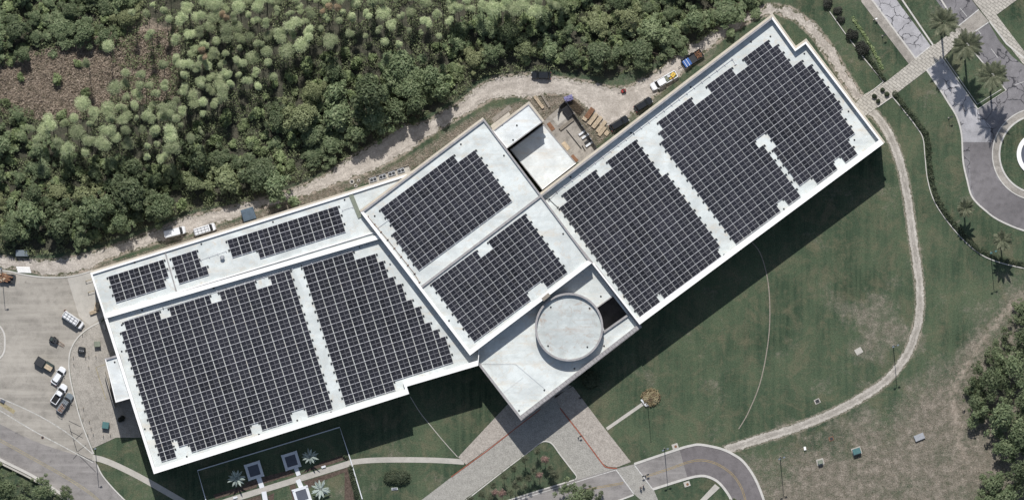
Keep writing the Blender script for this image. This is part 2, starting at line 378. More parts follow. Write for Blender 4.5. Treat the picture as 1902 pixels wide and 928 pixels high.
def leafmat(name, cols, rnd=0.25, hue=None):
    s = N(name)
    oi = s.n("ShaderNodeObjectInfo"); clump = s.noise(0.9, 3, 0.7); fine = s.noise(5, 2, 0.7)
    c = s.ramp(clump, [(0.28, cols[0]), (0.5, cols[1]), (0.72, cols[2])])
    c = s.mix(1.0, c, s.ramp(fine, [(0.3, 0.65), (0.7, 1.35)]), 'MULTIPLY')
    c = s.mix(1.0, c, s.ramp(oi.outputs["Random"], [(0.0, 1 - rnd), (1.0, 1 + rnd)]), 'MULTIPLY')
    if hue: c = s.mix(s.ramp(oi.outputs["Random"], [(0.0, 0.0), (0.78, 0.0), (1.0, hue[1])]), c, hue[0])
    t = s.n("ShaderNodeBsdfTranslucent"); s.l(c, t.inputs[0])
    mx = s.n("ShaderNodeMixShader"); mx.inputs[0].default_value = 0.22
    s.fin(c, 0.65, 0.25); s.l(s.b.outputs[0], mx.inputs[1]); s.l(t.outputs[0], mx.inputs[2]); s.l(mx.outputs[0], s.out.inputs[0])
    return s.m
M['broad'] = leafmat("broadleaf_foliage", [(0.085, 0.122, 0.060), (0.165, 0.21, 0.108), (0.31, 0.35, 0.20)], 0.38, ((0.24, 0.24, 0.12), 0.75))
M['oak'] = leafmat("dark_oak_foliage", [(0.075, 0.105, 0.052), (0.13, 0.165, 0.085), (0.225, 0.25, 0.14)], 0.25)
M['pine'] = leafmat("pale_pine_needles", [(0.23, 0.28, 0.145), (0.36, 0.41, 0.225), (0.52, 0.55, 0.34)], 0.36)
M['drypine'] = leafmat("browning_pine_needles", [(0.28, 0.22, 0.13), (0.36, 0.27, 0.17), (0.45, 0.35, 0.23)], 0.1)
M['shrub'] = leafmat("shrub_foliage", [(0.11, 0.15, 0.065), (0.20, 0.25, 0.115), (0.35, 0.39, 0.21)], 0.35)
M['hedge'] = leafmat("clipped_hedge_foliage", [(0.04, 0.056, 0.034), (0.07, 0.09, 0.052), (0.12, 0.135, 0.08)], 0.15)
M['darkbush'] = leafmat("purple_green_foliage", [(0.026, 0.028, 0.024), (0.042, 0.045, 0.036), (0.065, 0.068, 0.052)], 0.15)
M['palm'] = leafmat("palm_frond", [(0.055, 0.066, 0.038), (0.11, 0.122, 0.075), (0.22, 0.22, 0.145)], 0.12)
M['silver'] = leafmat("silvery_palm_frond", [(0.30, 0.36, 0.33), (0.42, 0.48, 0.44), (0.52, 0.58, 0.53)], 0.08)
M['flower'] = leafmat("pink_and_yellow_flowers", [(0.13, 0.08, 0.07), (0.25, 0.2, 0.11), (0.45, 0.40, 0.26)], 0.05)
M['pink'] = leafmat("pink_blossom", [(0.18, 0.13, 0.10), (0.30, 0.19, 0.16), (0.42, 0.28, 0.25)], 0.05)
M['bark'] = mat("bark", (0.11, 0.085, 0.065), 0.95, 0.1, 0.2, 3, 0.3, 9)
M['floorveg'] = leafmat("undergrowth_foliage", [(0.09, 0.118, 0.058), (0.17, 0.20, 0.10), (0.30, 0.31, 0.18)], 0.0)
M['brushveg'] = leafmat("dead_brush", [(0.17, 0.15, 0.10), (0.33, 0.27, 0.21), (0.52, 0.43, 0.34)], 0.0)
def panelmat():
    s = N("solar_cells"); tc = s.n("ShaderNodeTexCoord"); sp = s.n("ShaderNodeSeparateXYZ"); s.l(tc.outputs["Object"], sp.inputs[0])
    oi = s.n("ShaderNodeObjectInfo")
    base = s.ramp(s.noise(0.09, 5, 0.7), [(0.3, (0.006, 0.007, 0.010)), (0.7, (0.019, 0.019, 0.026))])
    base = s.mix(1.0, base, s.ramp(oi.outputs['Random'], [(0, 0.7), (1, 1.4)]), 'MULTIPLY')
    mp = s.n("ShaderNodeMapping"); s.l(s.pos, mp.inputs["Vector"])
    w = s.noise(14, 1, 0.5); base = s.mix(s.ramp(w, [(0.52, 0.0), (0.75, 0.3)]), base, (0.05, 0.05, 0.062))
    return s.fin(base, 0.4, 0.28)
M['cells'] = panelmat()
M['pframe'] = mat("panel_frame", (0.23, 0.23, 0.245), 0.4, 0.5, 0.1, 3, 0.1)
M['busbar'] = mat("cell_gap", (0.085, 0.085, 0.10), 0.4, 0.4, 0.2, 3, 0.1)

# ------------------------------------------------------------------ key outlines (photo pixels)
STRIP = [(168, 507), (630, 364), (760, 322), (672, 398), (712, 452), (696, 441), (193, 590)]
STRIP = [(168, 507), (630, 364), (762, 322), (720, 372), (690, 400), (716, 440), (195, 591)]
MAIN = [(192, 583), (693, 431), (735, 452), (890, 650), (888, 678), (755, 717), (759.5, 730.5), (286, 879)]
CENTRE = [(899, 221), (1005, 362), (1099, 488), (873, 659), (779, 536), (670, 394)]
CANOPY = [(868, 650), (1094, 482), (1108, 493), (1192, 607), (968, 780)]
EAST = [(1000, 366), (1434.5, 31.5), (1477.6, 91.5), (1497, 77.6), (1641, 266.5), (1188, 602), (1100, 489)]
SMALLB = [(916, 243), (982, 193.5), (1008, 226.5), (942, 275.5)]
LARGEB = [(948, 278), (1010, 231), (1070, 303), (1007, 352)]
ANNEX = [(195, 665.5), (222, 657.5), (245, 738), (215, 746.5)]

# soft ground zones
Z_LITTER = [(-60, -60), (1440, -60), (1405, 20), (1300, 78), (1215, 118), (1130, 145), (1010, 128), (900, 140), (850, 180), (790, 215), (700, 262), (600, 318), (540, 345), (470, 372), (350, 392), (300, 412), (220, 440), (130, 468), (60, 474), (-60, 462)]
Z_BRUSH = [(0, 128), (60, 105), (105, 98), (150, 70), (205, 92), (215, 140), (205, 185), (170, 200), (110, 222), (60, 196), (0, 190), (-60, 185), (-60, 130)]
Z_BRUSH2 = [(225, 25), (260, 20), (330, 60), (330, 130), (300, 165), (250, 160), (215, 120), (215, 60)]
Z_DRY = [(1560, 800), (1640, 760), (1700, 720), (1760, 690), (1800, 640), (1850, 580), (1902, 525), (1960, 520), (1960, 1000), (1380, 1000), (1420, 930), (1400, 870), (1470, 822)]
Z_DRYLAWN = [(1560, 560), (1640, 545), (1700, 640), (1640, 690), (1600, 660)]
Z_EDGE = [(745, 300), (880, 215), (905, 205), (960, 190), (1000, 190), (960, 250), (900, 225), (760, 320), (640, 352), (560, 380), (540, 375), (640, 338)]
Z_EDGE2 = [(300, 458), (520, 380), (640, 340), (640, 366), (172, 508), (180, 495)]
Z_YARD = [(980, 182), (1010, 176), (1060, 178), (1142, 244), (1120, 262), (1070, 300), (1000, 240)]
Z_WALLSIDE = [(1110, 255), (1250, 160), (1330, 90), (1300, 120), (1180, 225), (1110, 275)]
SAND_N = [(-40, 466), (30, 478), (80, 482), (140, 474), (200, 458), (250, 440), (320, 412), (345, 400), (380, 392), (420, 382), (470, 372), (540, 350), (600, 325), (640, 296), (700, 262), (742, 232), (790, 224), (850, 190), (885, 160), (920, 141), (990, 133), (1060, 145), (1100, 150), (1135, 160), (1165, 160), (1200, 142), (1240, 115), (1290, 78), (1350, 40), (1395, 18), (1430, 6), (1470, 12), (1515, 42), (1550, 88), (1580, 140), (1606, 178)]
SAND_S = [(1590, 190), (1566, 162), (1540, 118), (1505, 68), (1475, 40), (1440, 26), (1405, 36), (1360, 62), (1310, 98), (1255, 150), (1215, 182), (1180, 210), (1140, 238), (1118, 238), (1090, 200), (1056, 178), (1010, 178), (985, 186), (955, 180), (915, 186), (870, 212), (820, 240), (770, 275), (735, 298), (690, 322), (640, 338), (560, 368), (500, 384), (420, 412), (340, 440), (260, 462), (190, 487), (168, 503), (122, 513), (80, 512), (40, 500), (-40, 500)]
SAND = SAND_N + SAND_S
PATH_C = [(1345, 836), (1375, 826), (1420, 812), (1480, 793), (1540, 769), (1600, 738), (1650, 702), (1686, 655), (1705, 600), (1709, 545), (1703, 490), (1694, 430), (1687, 375), (1674, 310), (1654, 255), (1630, 218), (1612, 205)]
PATH = band(smooth(PATH_C, 5), 19)
WOODTRACK = band(smooth([(1902, 545), (1850, 600), (1815, 650), (1790, 690), (1770, 730), (1775, 780), (1790, 850)], 4), 16)

# ------------------------------------------------------------------ ground
def build_ground():
    step = 0.45; x0, x1, y0, y1 = -142, 142, -76, 76
    nx = int((x1 - x0) / step) + 1; ny = int((y1 - y0) / step) + 1
    xs = np.linspace(x0, x1, nx); ys = np.linspace(y0, y1, ny); X, Y = np.meshgrid(xs, ys)
    PX = X / S + CX; PY = CY - Y / S
    def soft(poly, w): return np.clip(0.5 - sdf(poly, PX, PY) / w, 0, 1)
    lit = soft(Z_LITTER, 16); br = np.maximum(soft(Z_BRUSH, 26), soft(Z_BRUSH2, 30) * 0.8)
    dry = np.maximum.reduce([soft(Z_DRY, 120) * 0.86, soft(Z_YARD, 12) * 0.95, soft(Z_DRYLAWN, 60) * 0.55, soft(Z_EDGE, 14) * 0.8, soft(Z_EDGE2, 10) * 0.85, soft(Z_WALLSIDE, 20) * 0.5])
    snd = np.maximum.reduce([soft(SAND, 9), soft(PATH, 9) * 0.9, soft(WOODTRACK, 26) * 0.62])
    Z = np.zeros_like(X)
    V = np.stack([X, Y, Z], -1).reshape(-1, 3); idx = np.arange(nx * ny).reshape(ny, nx)
    F = np.stack([idx[:-1, :-1], idx[:-1, 1:], idx[1:, 1:], idx[1:, :-1]], -1).reshape(-1, 4)
    n0 = len(V); B = 3000
    ext = np.array([(-B, -B, 0), (B, -B, 0), (B, B, 0), (-B, B, 0)], float); V = np.vstack([V, ext])
    c = [idx[0, 0], idx[0, -1], idx[-1, -1], idx[-1, 0]]
    F = F.tolist() + [[n0, n0 + 1, c[1], c[0]], [n0 + 1, n0 + 2, c[2], c[1]], [n0 + 2, n0 + 3, c[3], c[2]], [n0 + 3, n0, c[0], c[3]]]
    me = bpy.data.meshes.new("ground"); me.from_pydata(V.tolist(), [], F); me.materials.append(M['ground'])
    for nme, a in (("litter", lit), ("brush", br), ("dry", dry), ("sand", snd)):
        at = me.attributes.new(nme, 'FLOAT', 'POINT'); at.data.foreach_set("value", np.concatenate([a.ravel(), np.zeros(4)]).astype(np.float32))
    o = bpy.data.objects.new("ground", me); COL.objects.link(o); tag(o, kind="structure")
build_ground()
def ragged(name, poly, m, z, cell=0.2, rag=0.5, edge=1.4):
    P = wp(poly); xs = [p[0] for p in P]; ys = [p[1] for p in P]
    X, Y = np.meshgrid(np.arange(min(xs) - 1, max(xs) + 1, cell), np.arange(min(ys) - 1, max(ys) + 1, cell))
    D = sdf(P, X, Y); near = np.argwhere(np.abs(D) < 2.5)
    for i, j in near:
        v = Vector((X[i, j], Y[i, j], 3.3)); D[i, j] += (mnoise.noise(v * 0.7) * 0.8 + mnoise.noise(v * 2.3) * 0.5) * rag
    ok = D < 0; cellok = ok[:-1, :-1] & ok[1:, :-1] & ok[:-1, 1:] & ok[1:, 1:]
    use = np.full(X.shape, -1); vs = []; ed = []; ds = []; fs = []
    for i, j in np.argwhere(cellok):
        q = []
        for a, b in ((i, j), (i, j + 1), (i + 1, j + 1), (i + 1, j)):
            if use[a, b] < 0: use[a, b] = len(vs); vs.append((X[a, b], Y[a, b], z)); ed.append(min(1.0, -D[a, b] / edge)); ds.append(-D[a, b])
            q.append(int(use[a, b]))
        fs.append(q)
    me = bpy.data.meshes.new(name); me.from_pydata(vs, [], fs); me.materials.append(m)
    at = me.attributes.new("edge", 'FLOAT', 'POINT'); at.data.foreach_set("value", ed)
    at = me.attributes.new("dist", 'FLOAT', 'POINT'); at.data.foreach_set("value", ds)
    o = bpy.data.objects.new(name, me); COL.objects.link(o); return tag(o, kind="structure")
ragged("sand_track", SAND, M['sand'], 0.006, 0.24, 0.9, 0.9)
ragged("gravel_path", PATH, M['gravel'], 0.010, 0.18, 0.25, 0.5)

def flat(name, polys, m, z, holes=(), kind="structure"):
    mb = MB()
    for p in polys:
        q = wp(p)
        if area(q) < 0: q = q[::-1]
        mb.sheet(q, z, 0, [wp(h) for h in holes])
    o = mb.build(name, m); return tag(o, kind=kind)
def kerb(name, lines, m=None, w=3.0, h=0.13, z0=0.0, kind="structure"):
    mb = MB()
    for l in lines: ribbon(mb, l, w, z0, h)
    o = mb.build(name, m or M['kerb']); return tag(o, kind=kind)

# --- west parking lot and road
LOT_E = smooth([(172, 502), (182, 545), (197, 586)], 3) + smooth([(187, 597), (163, 610), (144, 627), (131, 650), (128, 676), (131, 705), (139, 740), (150, 780), (163, 815), (174, 842)], 4)
LOT_N = smooth([(-60, 492), (-10, 500), (20, 504), (41, 509), (75, 514), (103, 515), (123, 514), (150, 509), (172, 502)], 3)
ROAD_SW = smooth([(-60, 818), (0, 850), (60, 880), (105, 908), (130, 925), (170, 960)], 4)
flat("parking_lot", [LOT_N + LOT_E + [(178, 858), (190, 882), (212, 908), (240, 936), (260, 960)] + ROAD_SW[::-1]], M['lot'], 0.012)
flat("road", [smooth([(-60, 762), (0, 787), (60, 817), (120, 838), (174, 855), (190, 882), (212, 908), (240, 936), (260, 960)], 3) + ROAD_SW[::-1]], M['road'], 0.016)
flat("loading_apron", [[(125, 516), (150, 511), (171, 505), (182, 545), (195, 585), (166, 604), (147, 588), (136, 552)]], M['conc'], 0.016)
kerb("kerb", [LOT_N, smooth([(187, 597), (163, 610), (144, 627), (131, 650), (128, 676), (131, 705), (139, 740), (150, 780), (163, 815), (174, 842)], 4),
     smooth([(180, 862), (190, 882), (212, 908), (240, 936)], 3)], w=2.4)
kerb("kerb", [smooth([(-30, 600), (-8, 600), (6, 615), (9, 635), (4, 660), (-30, 690)], 4)], w=3)
flat("traffic_island", [smooth([(-30, 602), (-8, 602), (4, 616), (7, 635), (2, 658), (-30, 688)], 4)], M['pad'], 0.10)
flat("gravel_pad", [smooth([(190, 597), (165, 611), (146, 628), (133, 650), (130, 676), (133, 705), (141, 740), (152, 780), (165, 815), (172, 832)], 4) + [(215, 812), (262, 812), (200, 590)]], M['pad'], 0.09)
mb = MB()
for off, l in ((0, [(-20, 730), (60, 765), (120, 800), (172, 842)]), (0, [(-20, 752), (0, 762), (60, 798), (120, 830), (172, 858)])):
    ribbon(mb, smooth(l, 5), 1.7, 0, 0.0225)
tag(mb.build("lane_marking", M['wornpaint']), kind="structure")
mb = MB()
for d in (0, 4): ribbon(mb, [(p[0], p[1] + d) for p in smooth([(-20, 806), (0, 815), (60, 848), (120, 882), (170, 915), (195, 940)], 5)], 1.2, 0, 0.0205)
tag(mb.build("lane_marking", M['fadedyellow']), kind="structure")
mb = MB(); ribbon(mb, [(0, 748), (27, 765)], 7, 0, 0.0205)
tag(mb.build("yellow_marking", M['fadedyellow']), kind="structure")
mb = MB()
for a, b in (((128, 781), (150, 792)), ((130, 800), (154, 813)), ((137, 819), (153, 803)), ((128, 788), (143, 838)), ((144, 838), (160, 826)), ((145, 843), (178, 876)), ((136, 852), (146, 840)), ((145, 842), (174, 856))):
    ribbon(mb, [a, b], 1.0, 0, 0.0215)
tag(mb.build("tar_crack_sealing", M['dark']), kind="structure")
# low retaining wall along the road, bottom left
t = thing("retaining_wall", "low pale concrete retaining wall along the road, bottom left corner", "wall", W(60, 880))
mb = MB(); ribbon(mb, [(p[0], p[1] + 2.5) for p in ROAD_SW], 5.0, 0, 0.75); mb.build("wall_body", M['kerb'], t, world_co=True)
mb = MB(); ribbon(mb, [(p[0] - 2, p[1] + 7.5) for p in ROAD_SW], 3.4, 0, 1.05); mb.build("coping", M['conc'], t, world_co=True)

# --- front drive
DRIVE = [(772, 936), (840, 884), (905, 834), (947, 802), (1001, 760), (1040, 728), (1045, 760), (1082, 810), (1118, 859), (1129, 868), (1145, 869), (1068, 892)] + smooth([(1071, 885), (1060, 868), (1040, 842), (1027, 824), (1014, 818), (1003, 821), (980, 838)], 3) + [(940, 868), (862, 928), (855, 936)]
flat("driveway", [DRIVE], M['paver'], 0.014)
flat("sidewalk", [[(851, 848), (866, 862), (947, 802), (1005, 758), (1062, 716), (990, 700)]], M['brick'], 0.10)
flat("sidewalk", [[(1064, 717), (1120, 791), (1172, 857), (1146, 867), (1130, 866), (1120, 860), (1083, 810), (1040, 754), (1030, 735)]], M['brick'], 0.10)
mb = MB(); ribbon(mb, [(838, 885), (905, 836), (947, 803), (1004, 759)], 1.6, 0, 0.125)
ribbon(mb, smooth([(1040, 757), (1083, 812), (1118, 859), (1128, 867), (1146, 869)], 4), 1.8, 0, 0.125)
tag(mb.build("red_kerb", M['redpaint']), kind="structure")
kerb("kerb", [smooth([(858, 934), (940, 870), (985, 836), (1003, 822), (1014, 819), (1026, 824), (1040, 843), (1060, 869), (1071, 884), (1067, 891)], 5)], w=2.0)
ROAD_N = [(930, 934), (985, 916), (1068, 891), (1143, 870), (1178, 861)] + smooth([(1178, 861), (1261, 833), (1283, 827), (1301, 825), (1337, 832), (1362, 843), (1382, 858), (1402, 887), (1417, 923), (1420, 940)], 5)
ROAD_S = [(1146, 930), (1177, 917), (1212, 908)] + smooth([(1212, 908), (1274, 888.5), (1301, 883), (1319, 886), (1337, 897), (1355, 921), (1362, 940)], 5)
flat("road", [ROAD_N + ROAD_S[::-1] + [(1120, 940), (930, 940)]], M['road'], 0.018)
flat("road", [smooth([(1262, 833), (1283, 827), (1301, 825), (1337, 832), (1362, 843), (1382, 858), (1402, 887), (1417, 923), (1420, 940)], 5) + smooth([(1277, 887), (1301, 883), (1319, 886), (1337, 897), (1355, 921), (1362, 940)], 5)[::-1]], M['asphalt'], 0.023)
flat("crosswalk", [[(1145, 871), (1178, 862), (1214, 908), (1225, 934), (1198, 934), (1178, 917)]], M['paver'], 0.023)
kerb("kerb", [ROAD_N[4:]], w=4.5); kerb("kerb", [ROAD_S[2:]], w=4.5)
kerb("kerb", [[(930, 933), (985, 915), (1068, 890)]], w=2.5); kerb("kerb", [[(1140, 932), (1177, 918)]], w=3)
mb = MB()
ribbon(mb, [(1144, 871), (1177, 916)], 1.7, 0, 0.027); ribbon(mb, [(1178, 862), (1212, 907)], 1.7, 0, 0.027); ribbon(mb, [(940, 934), (1068, 895), (1143, 872)], 1.2, 0, 0.027)
tag(mb.build("stop_line", M['paint']), kind="structure")
mb = MB(); YC = smooth([(1200, 884), (1240, 871), (1280, 857), (1305, 854), (1332, 861), (1360, 880), (1377, 905), (1385, 930)], 5)
for d in (-1.3, 1.3): ribbon(mb, YC, 0.9, 0, 0.028, d)
for d in (-1.3, 1.3): ribbon(mb, [(1080, 910), (1158, 896)], 0.9, 0, 0.028, d)
tag(mb.build("centre_line", M['yellow']), kind="structure")
flat("sidewalk", [[(1328, 898), (1337, 905), (1308, 932), (1296, 932)]], M['conc'], 0.11)
for px, py in ((1254, 828), (1276, 898)):
    t = thing("lamp_footing", f"square white concrete footing with round dark hole {'north' if py < 860 else 'south'} of the curved road", "footing", W(px, py), R(18), "square lamp footings by the curved road")
    mb = MB(); mb.box(0, 0, 0, 0.17, 1.55, 1.3); mb.build("slab", M['conc'], t)
    mb = MB(); mb.tube((0.1, -0.1, 0.17), (0.1, -0.1, 0.2), 0.34, n=16); mb.build("cover", M['rust'], t)

# --- north-east roads, walk, medians, roundabout
flat("road", [[(1619, -20), (1619, 0), (1701, 107), (1729, 86), (1665, 0), (1655, -20)]], M['cracked'], 0.014)
flat("road", [[(1738, -20), (1738, 0), (1777, 52), (1818, 18), (1805, 0), (1800, -20)]], M['cracked2'], 0.014)
RB = (1928.8, 286.5)
def circ(r, a0=0, a1=360, n=72): return [(RB[0] + r * math.cos(R(a0 + (a1 - a0) * i / n)), RB[1] + r * math.sin(R(a0 + (a1 - a0) * i / n))) for i in range(n + 1)]
CURB_W = smooth([(1721, 130), (1745, 165), (1762, 192), (1777, 217), (1786, 250), (1789, 300), (1797, 337), (1803, 360), (1812, 374), (1827, 388), (1854, 408), (1902, 428), (1960, 440)], 5)
flat("road", [[(1749, 110), (1816, 202), (1868, 168), (1781, 66), (1836, 42), (1855, 75), (1880, 105), (1902, 122), (1990, 160), (1990, 440)] + CURB_W[::-1]], M['cracked2'], 0.014)
flat("road", [[(1721, 130), (1750, 110), (1816, 202), (1820, 215), (1840, 235), (1842, 264), (1788, 264), (1786, 250), (1777, 217), (1745, 165)]], M['cracked'], 0.018)
flat("road", [[(1801, 265), (1846, 265), (1842, 285), (1850, 330), (1875, 355), (1902, 368), (1902, 426), (1854, 406), (1828, 386), (1812, 370), (1803, 340)]], M['patch'], 0.0225)
flat("sidewalk", [[(1597, -20), (1619, -20), (1619, 0), (1701, 107), (1688, 119), (1600, 4)]], M['conc_old'], 0.10)
flat("sidewalk", [[(1589, 192), (1606, 175), (1646, 152), (1688, 119), (1701, 107), (1727, 86), (1738, 82), (1777, 52), (1818, 18), (1837, 41), (1785, 78), (1750, 110), (1721, 131), (1700, 147), (1658, 179), (1630, 199), (1606, 216)]], M['walk'], 0.11)
flat("crosswalk", [[(1701, 107), (1729, 86), (1749, 110), (1721, 131)]], M['walk'], 0.116)
flat("crosswalk", [[(1777, 53), (1818, 18), (1837, 41), (1796, 74)]], M['conc_old'], 0.116)
flat("plaza", [[(1800, -20), (1806, 0), (1820, 17), (1838, 41), (1902, 121), (1902, 95), (1851, 28), (1889, 0), (1905, -20)]], M['walk'], 0.12)
for p in ([(1677, -20), (1738, -20), (1738, 0), (1777, 50), (1738, 82), (1677, 0)], [(1752, 108), (1783, 74), (1866, 167), (1816, 199)]):
    flat("median", [p], M['ground'], 0.11)
kerb("kerb", [[(1669, -10), (1733, 84)], [(1742, -10), (1780, 51)], [(1616, -5), (1700, 108)]], w=3)
kerb("kerb", [[(1750, 108), (1816, 203), (1869, 168), (1783, 66)]], w=2.2)
kerb("kerb", [[(1755, 108), (1815, 194), (1860, 166)]], w=1.2, h=0.16)
kerb("kerb", [CURB_W], w=3)
kerb("kerb", [[(1838, 40), (1870, 82), (1902, 108), (1960, 140)]], w=3, h=0.15)
flat("roundabout_apron", [circ(85.8)], M['conc_old'], 0.10)
kerb("kerb", [circ(85.5)], w=2.0, h=0.15); kerb("kerb", [circ(72.5)], w=3.2, h=0.2)
flat("roundabout_lawn", [circ(71)], M['ground'], 0.16)
t = thing("ring_planter", "round white stone planter ring in the middle of the roundabout lawn", "planter", W(*RB))
mb = MB(); ribbon(mb, circ(36.5), 8, 0, 0.6); mb.build("rim", M['cope'], t, world_co=True)
mb = MB(); mb.prism([p[:2] for p in [W(*q) for q in circ(32.5)]], 0.0, 0.3); mb.build("basin_floor", M['slate'], t, world_co=True)
mb = MB()
ribbon(mb, [(1701, 108), (1727, 87)], 1.7, 0, 0.124); ribbon(mb, [(1722, 130), (1749, 111)], 1.8, 0, 0.124); ribbon(mb, [(1777, 51), (1818, 18)], 1.7, 0, 0.124); ribbon(mb, [(1800, 66), (1836, 42)], 1.8, 0, 0.124)
tag(mb.build("stop_line", M['paint']), kind="structure")
mb = MB(); ribbon(mb, [(1783, 15), (1796, 31)], 0.9, 0, 0.024); ribbon(mb, [(1841, 91), (1854, 108)], 0.9, 0, 0.024); ribbon(mb, [(1885, 158), (1902, 152)], 0.9, 0, 0.024); ribbon(mb, [(1817, 57), (1822, 64)], 0.9, 0, 0.024)
tag(mb.build("lane_marking", M['paint']), kind="structure")

# --- footpaths, edgings, lines in the lawn
LEFTPATH = smooth([(172, 849), (190, 853), (215, 863), (250, 880), (290, 902), (345, 934)], 5)
flat("footpath", [band(LEFTPATH, 11)], M['conc'], 0.05)
flat("footpath", [band(smooth([(650, 858), (690, 854), (750, 853), (810, 854), (862, 857)], 5), 10)], M['conc'], 0.05)
flat("footpath", [band([(1127, 796), (1196, 748)], 6)], M['conc'], 0.05)
kerb("edging", [smooth([(1392, 445), (1412, 470), (1426, 520), (1430, 580), (1426, 640), (1412, 710), (1390, 765), (1372, 796)], 6)], M['wood2'], 1.8, 0.05)
kerb("edging", [smooth([(762, 736), (780, 765), (800, 790), (825, 820), (850, 848)], 5)], M['conc'], 1.3, 0.05)
kerb("edging", [[(1541, 22), (1568, 60), (1606, 110), (1641, 152)], [(1641, 152), (1612, 175)]], M['kerb'], 1.5, 0.25)
HEDGE_C = smooth([(1655, 177), (1680, 207), (1700, 233), (1714, 256), (1718, 290), (1723, 334), (1737, 377), (1770, 424), (1810, 464), (1847, 484), (1902, 498), (1950, 505)], 5)
kerb("edging", [HEDGE_C, [(1630, 199), (1657, 180)]], M['kerb'], 1.6, 0.2)

# --- memorial garden
GU = Vector((math.cos(R(17.3)), math.sin(R(17.3))))     # world direction along the building
t = thing("garden_wall", "low thin white wall framing the shaded garden south of the west wing", "wall", W(500, 850))
mb = MB(); ribbon(mb, [(383, 930), (367, 873), (631, 792.5), (651, 853), (673, 926)], 1.8, 0, 0.45); mb.build("wall_body", M['plinth'], t, world_co=True)
flat("footpath", [band([(395, 939), (440, 924), (655, 858)], 11)], M['conc'], 0.07)
flat("footpath", [band([(487, 905), (474, 868)], 9), band([(555, 882), (541, 846)], 8), band([(490, 912), (494, 935)], 9)], M['plinth'], 0.075)
flat("footpath", [band([(553, 890), (560, 905)], 9)], M['plinth'], 0.075)
for p in ([(460, 906), (548, 880), (540, 872), (500, 882), (455, 896)], [(556, 880), (648, 851), (643, 843), (595, 858)], [(497, 920), (548, 897), (556, 930), (500, 930)], [(562, 894), (645, 868), (660, 930), (640, 930), (640, 876), (590, 896), (575, 905)], [(400, 926), (478, 904), (474, 895), (396, 918)], [(442, 932), (484, 918), (487, 932)]):
    BEDZ = globals().get('BEDZ', 0.02) + 0.005; flat("planting_bed", [p], M['mulch'], BEDZ, kind="structure")
flat("garden_lawn", [[(510, 910), (538, 902), (544, 930), (508, 930)]], M['ground'], 0.06)
for i, (px, py, lab) in enumerate(((472, 873, "square white-framed slate panel platform, shaded, beside the silvery palm on the left"), (541, 855, "square white-framed slate panel platform, shaded, nearest the garden's far corner"), (561, 919, "white-framed slate panel platform in sunlight at the bottom edge of the garden"))):
    t = thing("stone_platform", lab, "platform", W(px, py), R(17.3), "slate platforms in the garden")
    a = 4.1
    mb = MB(); mb.box(0, a / 2 - .35, 0, 0.5, a, 0.7); mb.box(0, -a / 2 + .35, 0, 0.5, a, 0.7); mb.box(a / 2 - .35, 0, 0, 0.497, 0.7, a - 1.4); mb.box(-a / 2 + .35, 0, 0, 0.497, 0.7, a - 1.4); mb.build("frame", M['plinth'], t)
    mb = MB(); mb.box(0, 0, 0, 0.35, a - 1.4, a - 1.4); mb.build("panel", M['slate'], t)
    for q in ((-1, -1), (1, 1), (-1, 1), (1, -1)):
        mb = MB(); mb.box(q[0] * (a / 2 - .17), q[1] * (a / 2 - .17), 0.5, 0.7, 0.42, 0.42); mb.build("corner_post", M['plinth'], t)

# ------------------------------------------------------------------ the building
bld = thing("exhibition_hall", "long white-roofed angular hall with round drum roof over its entrance", "building", W(860, 480))
def ccw(poly, z):
    P = wp(poly, z)
    return P if area(P) > 0 else P[::-1]
def block(poly, top, deck, widths, deckmat, mats, ledge=(), ledge_w=0.55, hole=None, wall=None):
    """walls, roof deck and parapet of one wing. widths / mats per edge, edges in the order of poly."""
    zt, zd = zs(top), zs(deck)
    P = wp(poly, zt); n = len(P); w = [x * S for x in widths]; mi = list(mats); led = list(ledge)
    if area(P) < 0:
        P = P[::-1]; w = w[:-1][::-1] + [w[-1]]; mi = mi[:-1][::-1] + [mi[-1]]; led = [(n - 2 - e) % n for e in led]
    inner = offset(P, w); outer = offset(P, -0.05)
    mb = MB()
    for i in range(n):
        a, b = P[i], P[(i + 1) % n]; mb.add([(a[0], a[1], -0.2), (b[0], b[1], -0.2), (b[0], b[1], zt - 0.1), (a[0], a[1], zt - 0.1)], [(0, 1, 2, 3)])
    mb.build("wall", wall or M['wall'], bld, world_co=True)
    mb = MB(); mb.sheet(offset(P, [x * 0.7 for x in w]), zd, 0, [wp(hole, zd)] if hole else [])
    mb.build("roof_deck", deckmat, bld, world_co=True)
    mb = MB()
    for i in range(n):
        j = (i + 1) % n; a, b, c, d = outer[i], outer[j], inner[j], inner[i]
        mb.add([(a[0], a[1], zt), (b[0], b[1], zt), (c[0], c[1], zt), (d[0], d[1], zt)], [(0, 1, 2, 3)], mi[i])
        mb.add([(a[0], a[1], zt - 0.3), (b[0], b[1], zt - 0.3), (b[0], b[1], zt), (a[0], a[1], zt)], [(0, 1, 2, 3)], mi[i])
        mb.add([(d[0], d[1], zd - 0.05), (c[0], c[1], zd - 0.05), (c[0], c[1], zt), (d[0], d[1], zt)], [(1, 0, 3, 2)], 3)
    mb.build("parapet", [M['cope'], M['cream'], M['greycope'], M['parwall']], bld, world_co=True)
    if led:
        o2 = offset(P, [(-ledge_w if i in led else -0.02) for i in range(n)]); mb = MB()
        for i in led:
            j = (i + 1) % n; a, b, c, d = o2[i], o2[j], P[j], P[i]; z1, z0 = zt - 1.5, zt - 1.95
            mb.add([(a[0], a[1], z1), (b[0], b[1], z1), (c[0], c[1], z1), (d[0], d[1], z1), (a[0], a[1], z0), (b[0], b[1], z0), (c[0], c[1], z0), (d[0], d[1], z0)],
                   [(0, 1, 2, 3), (4, 5, 1, 0), (7, 6, 5, 4)])
        mb.build("ledge", M['cream'], bld, world_co=True)
    return P
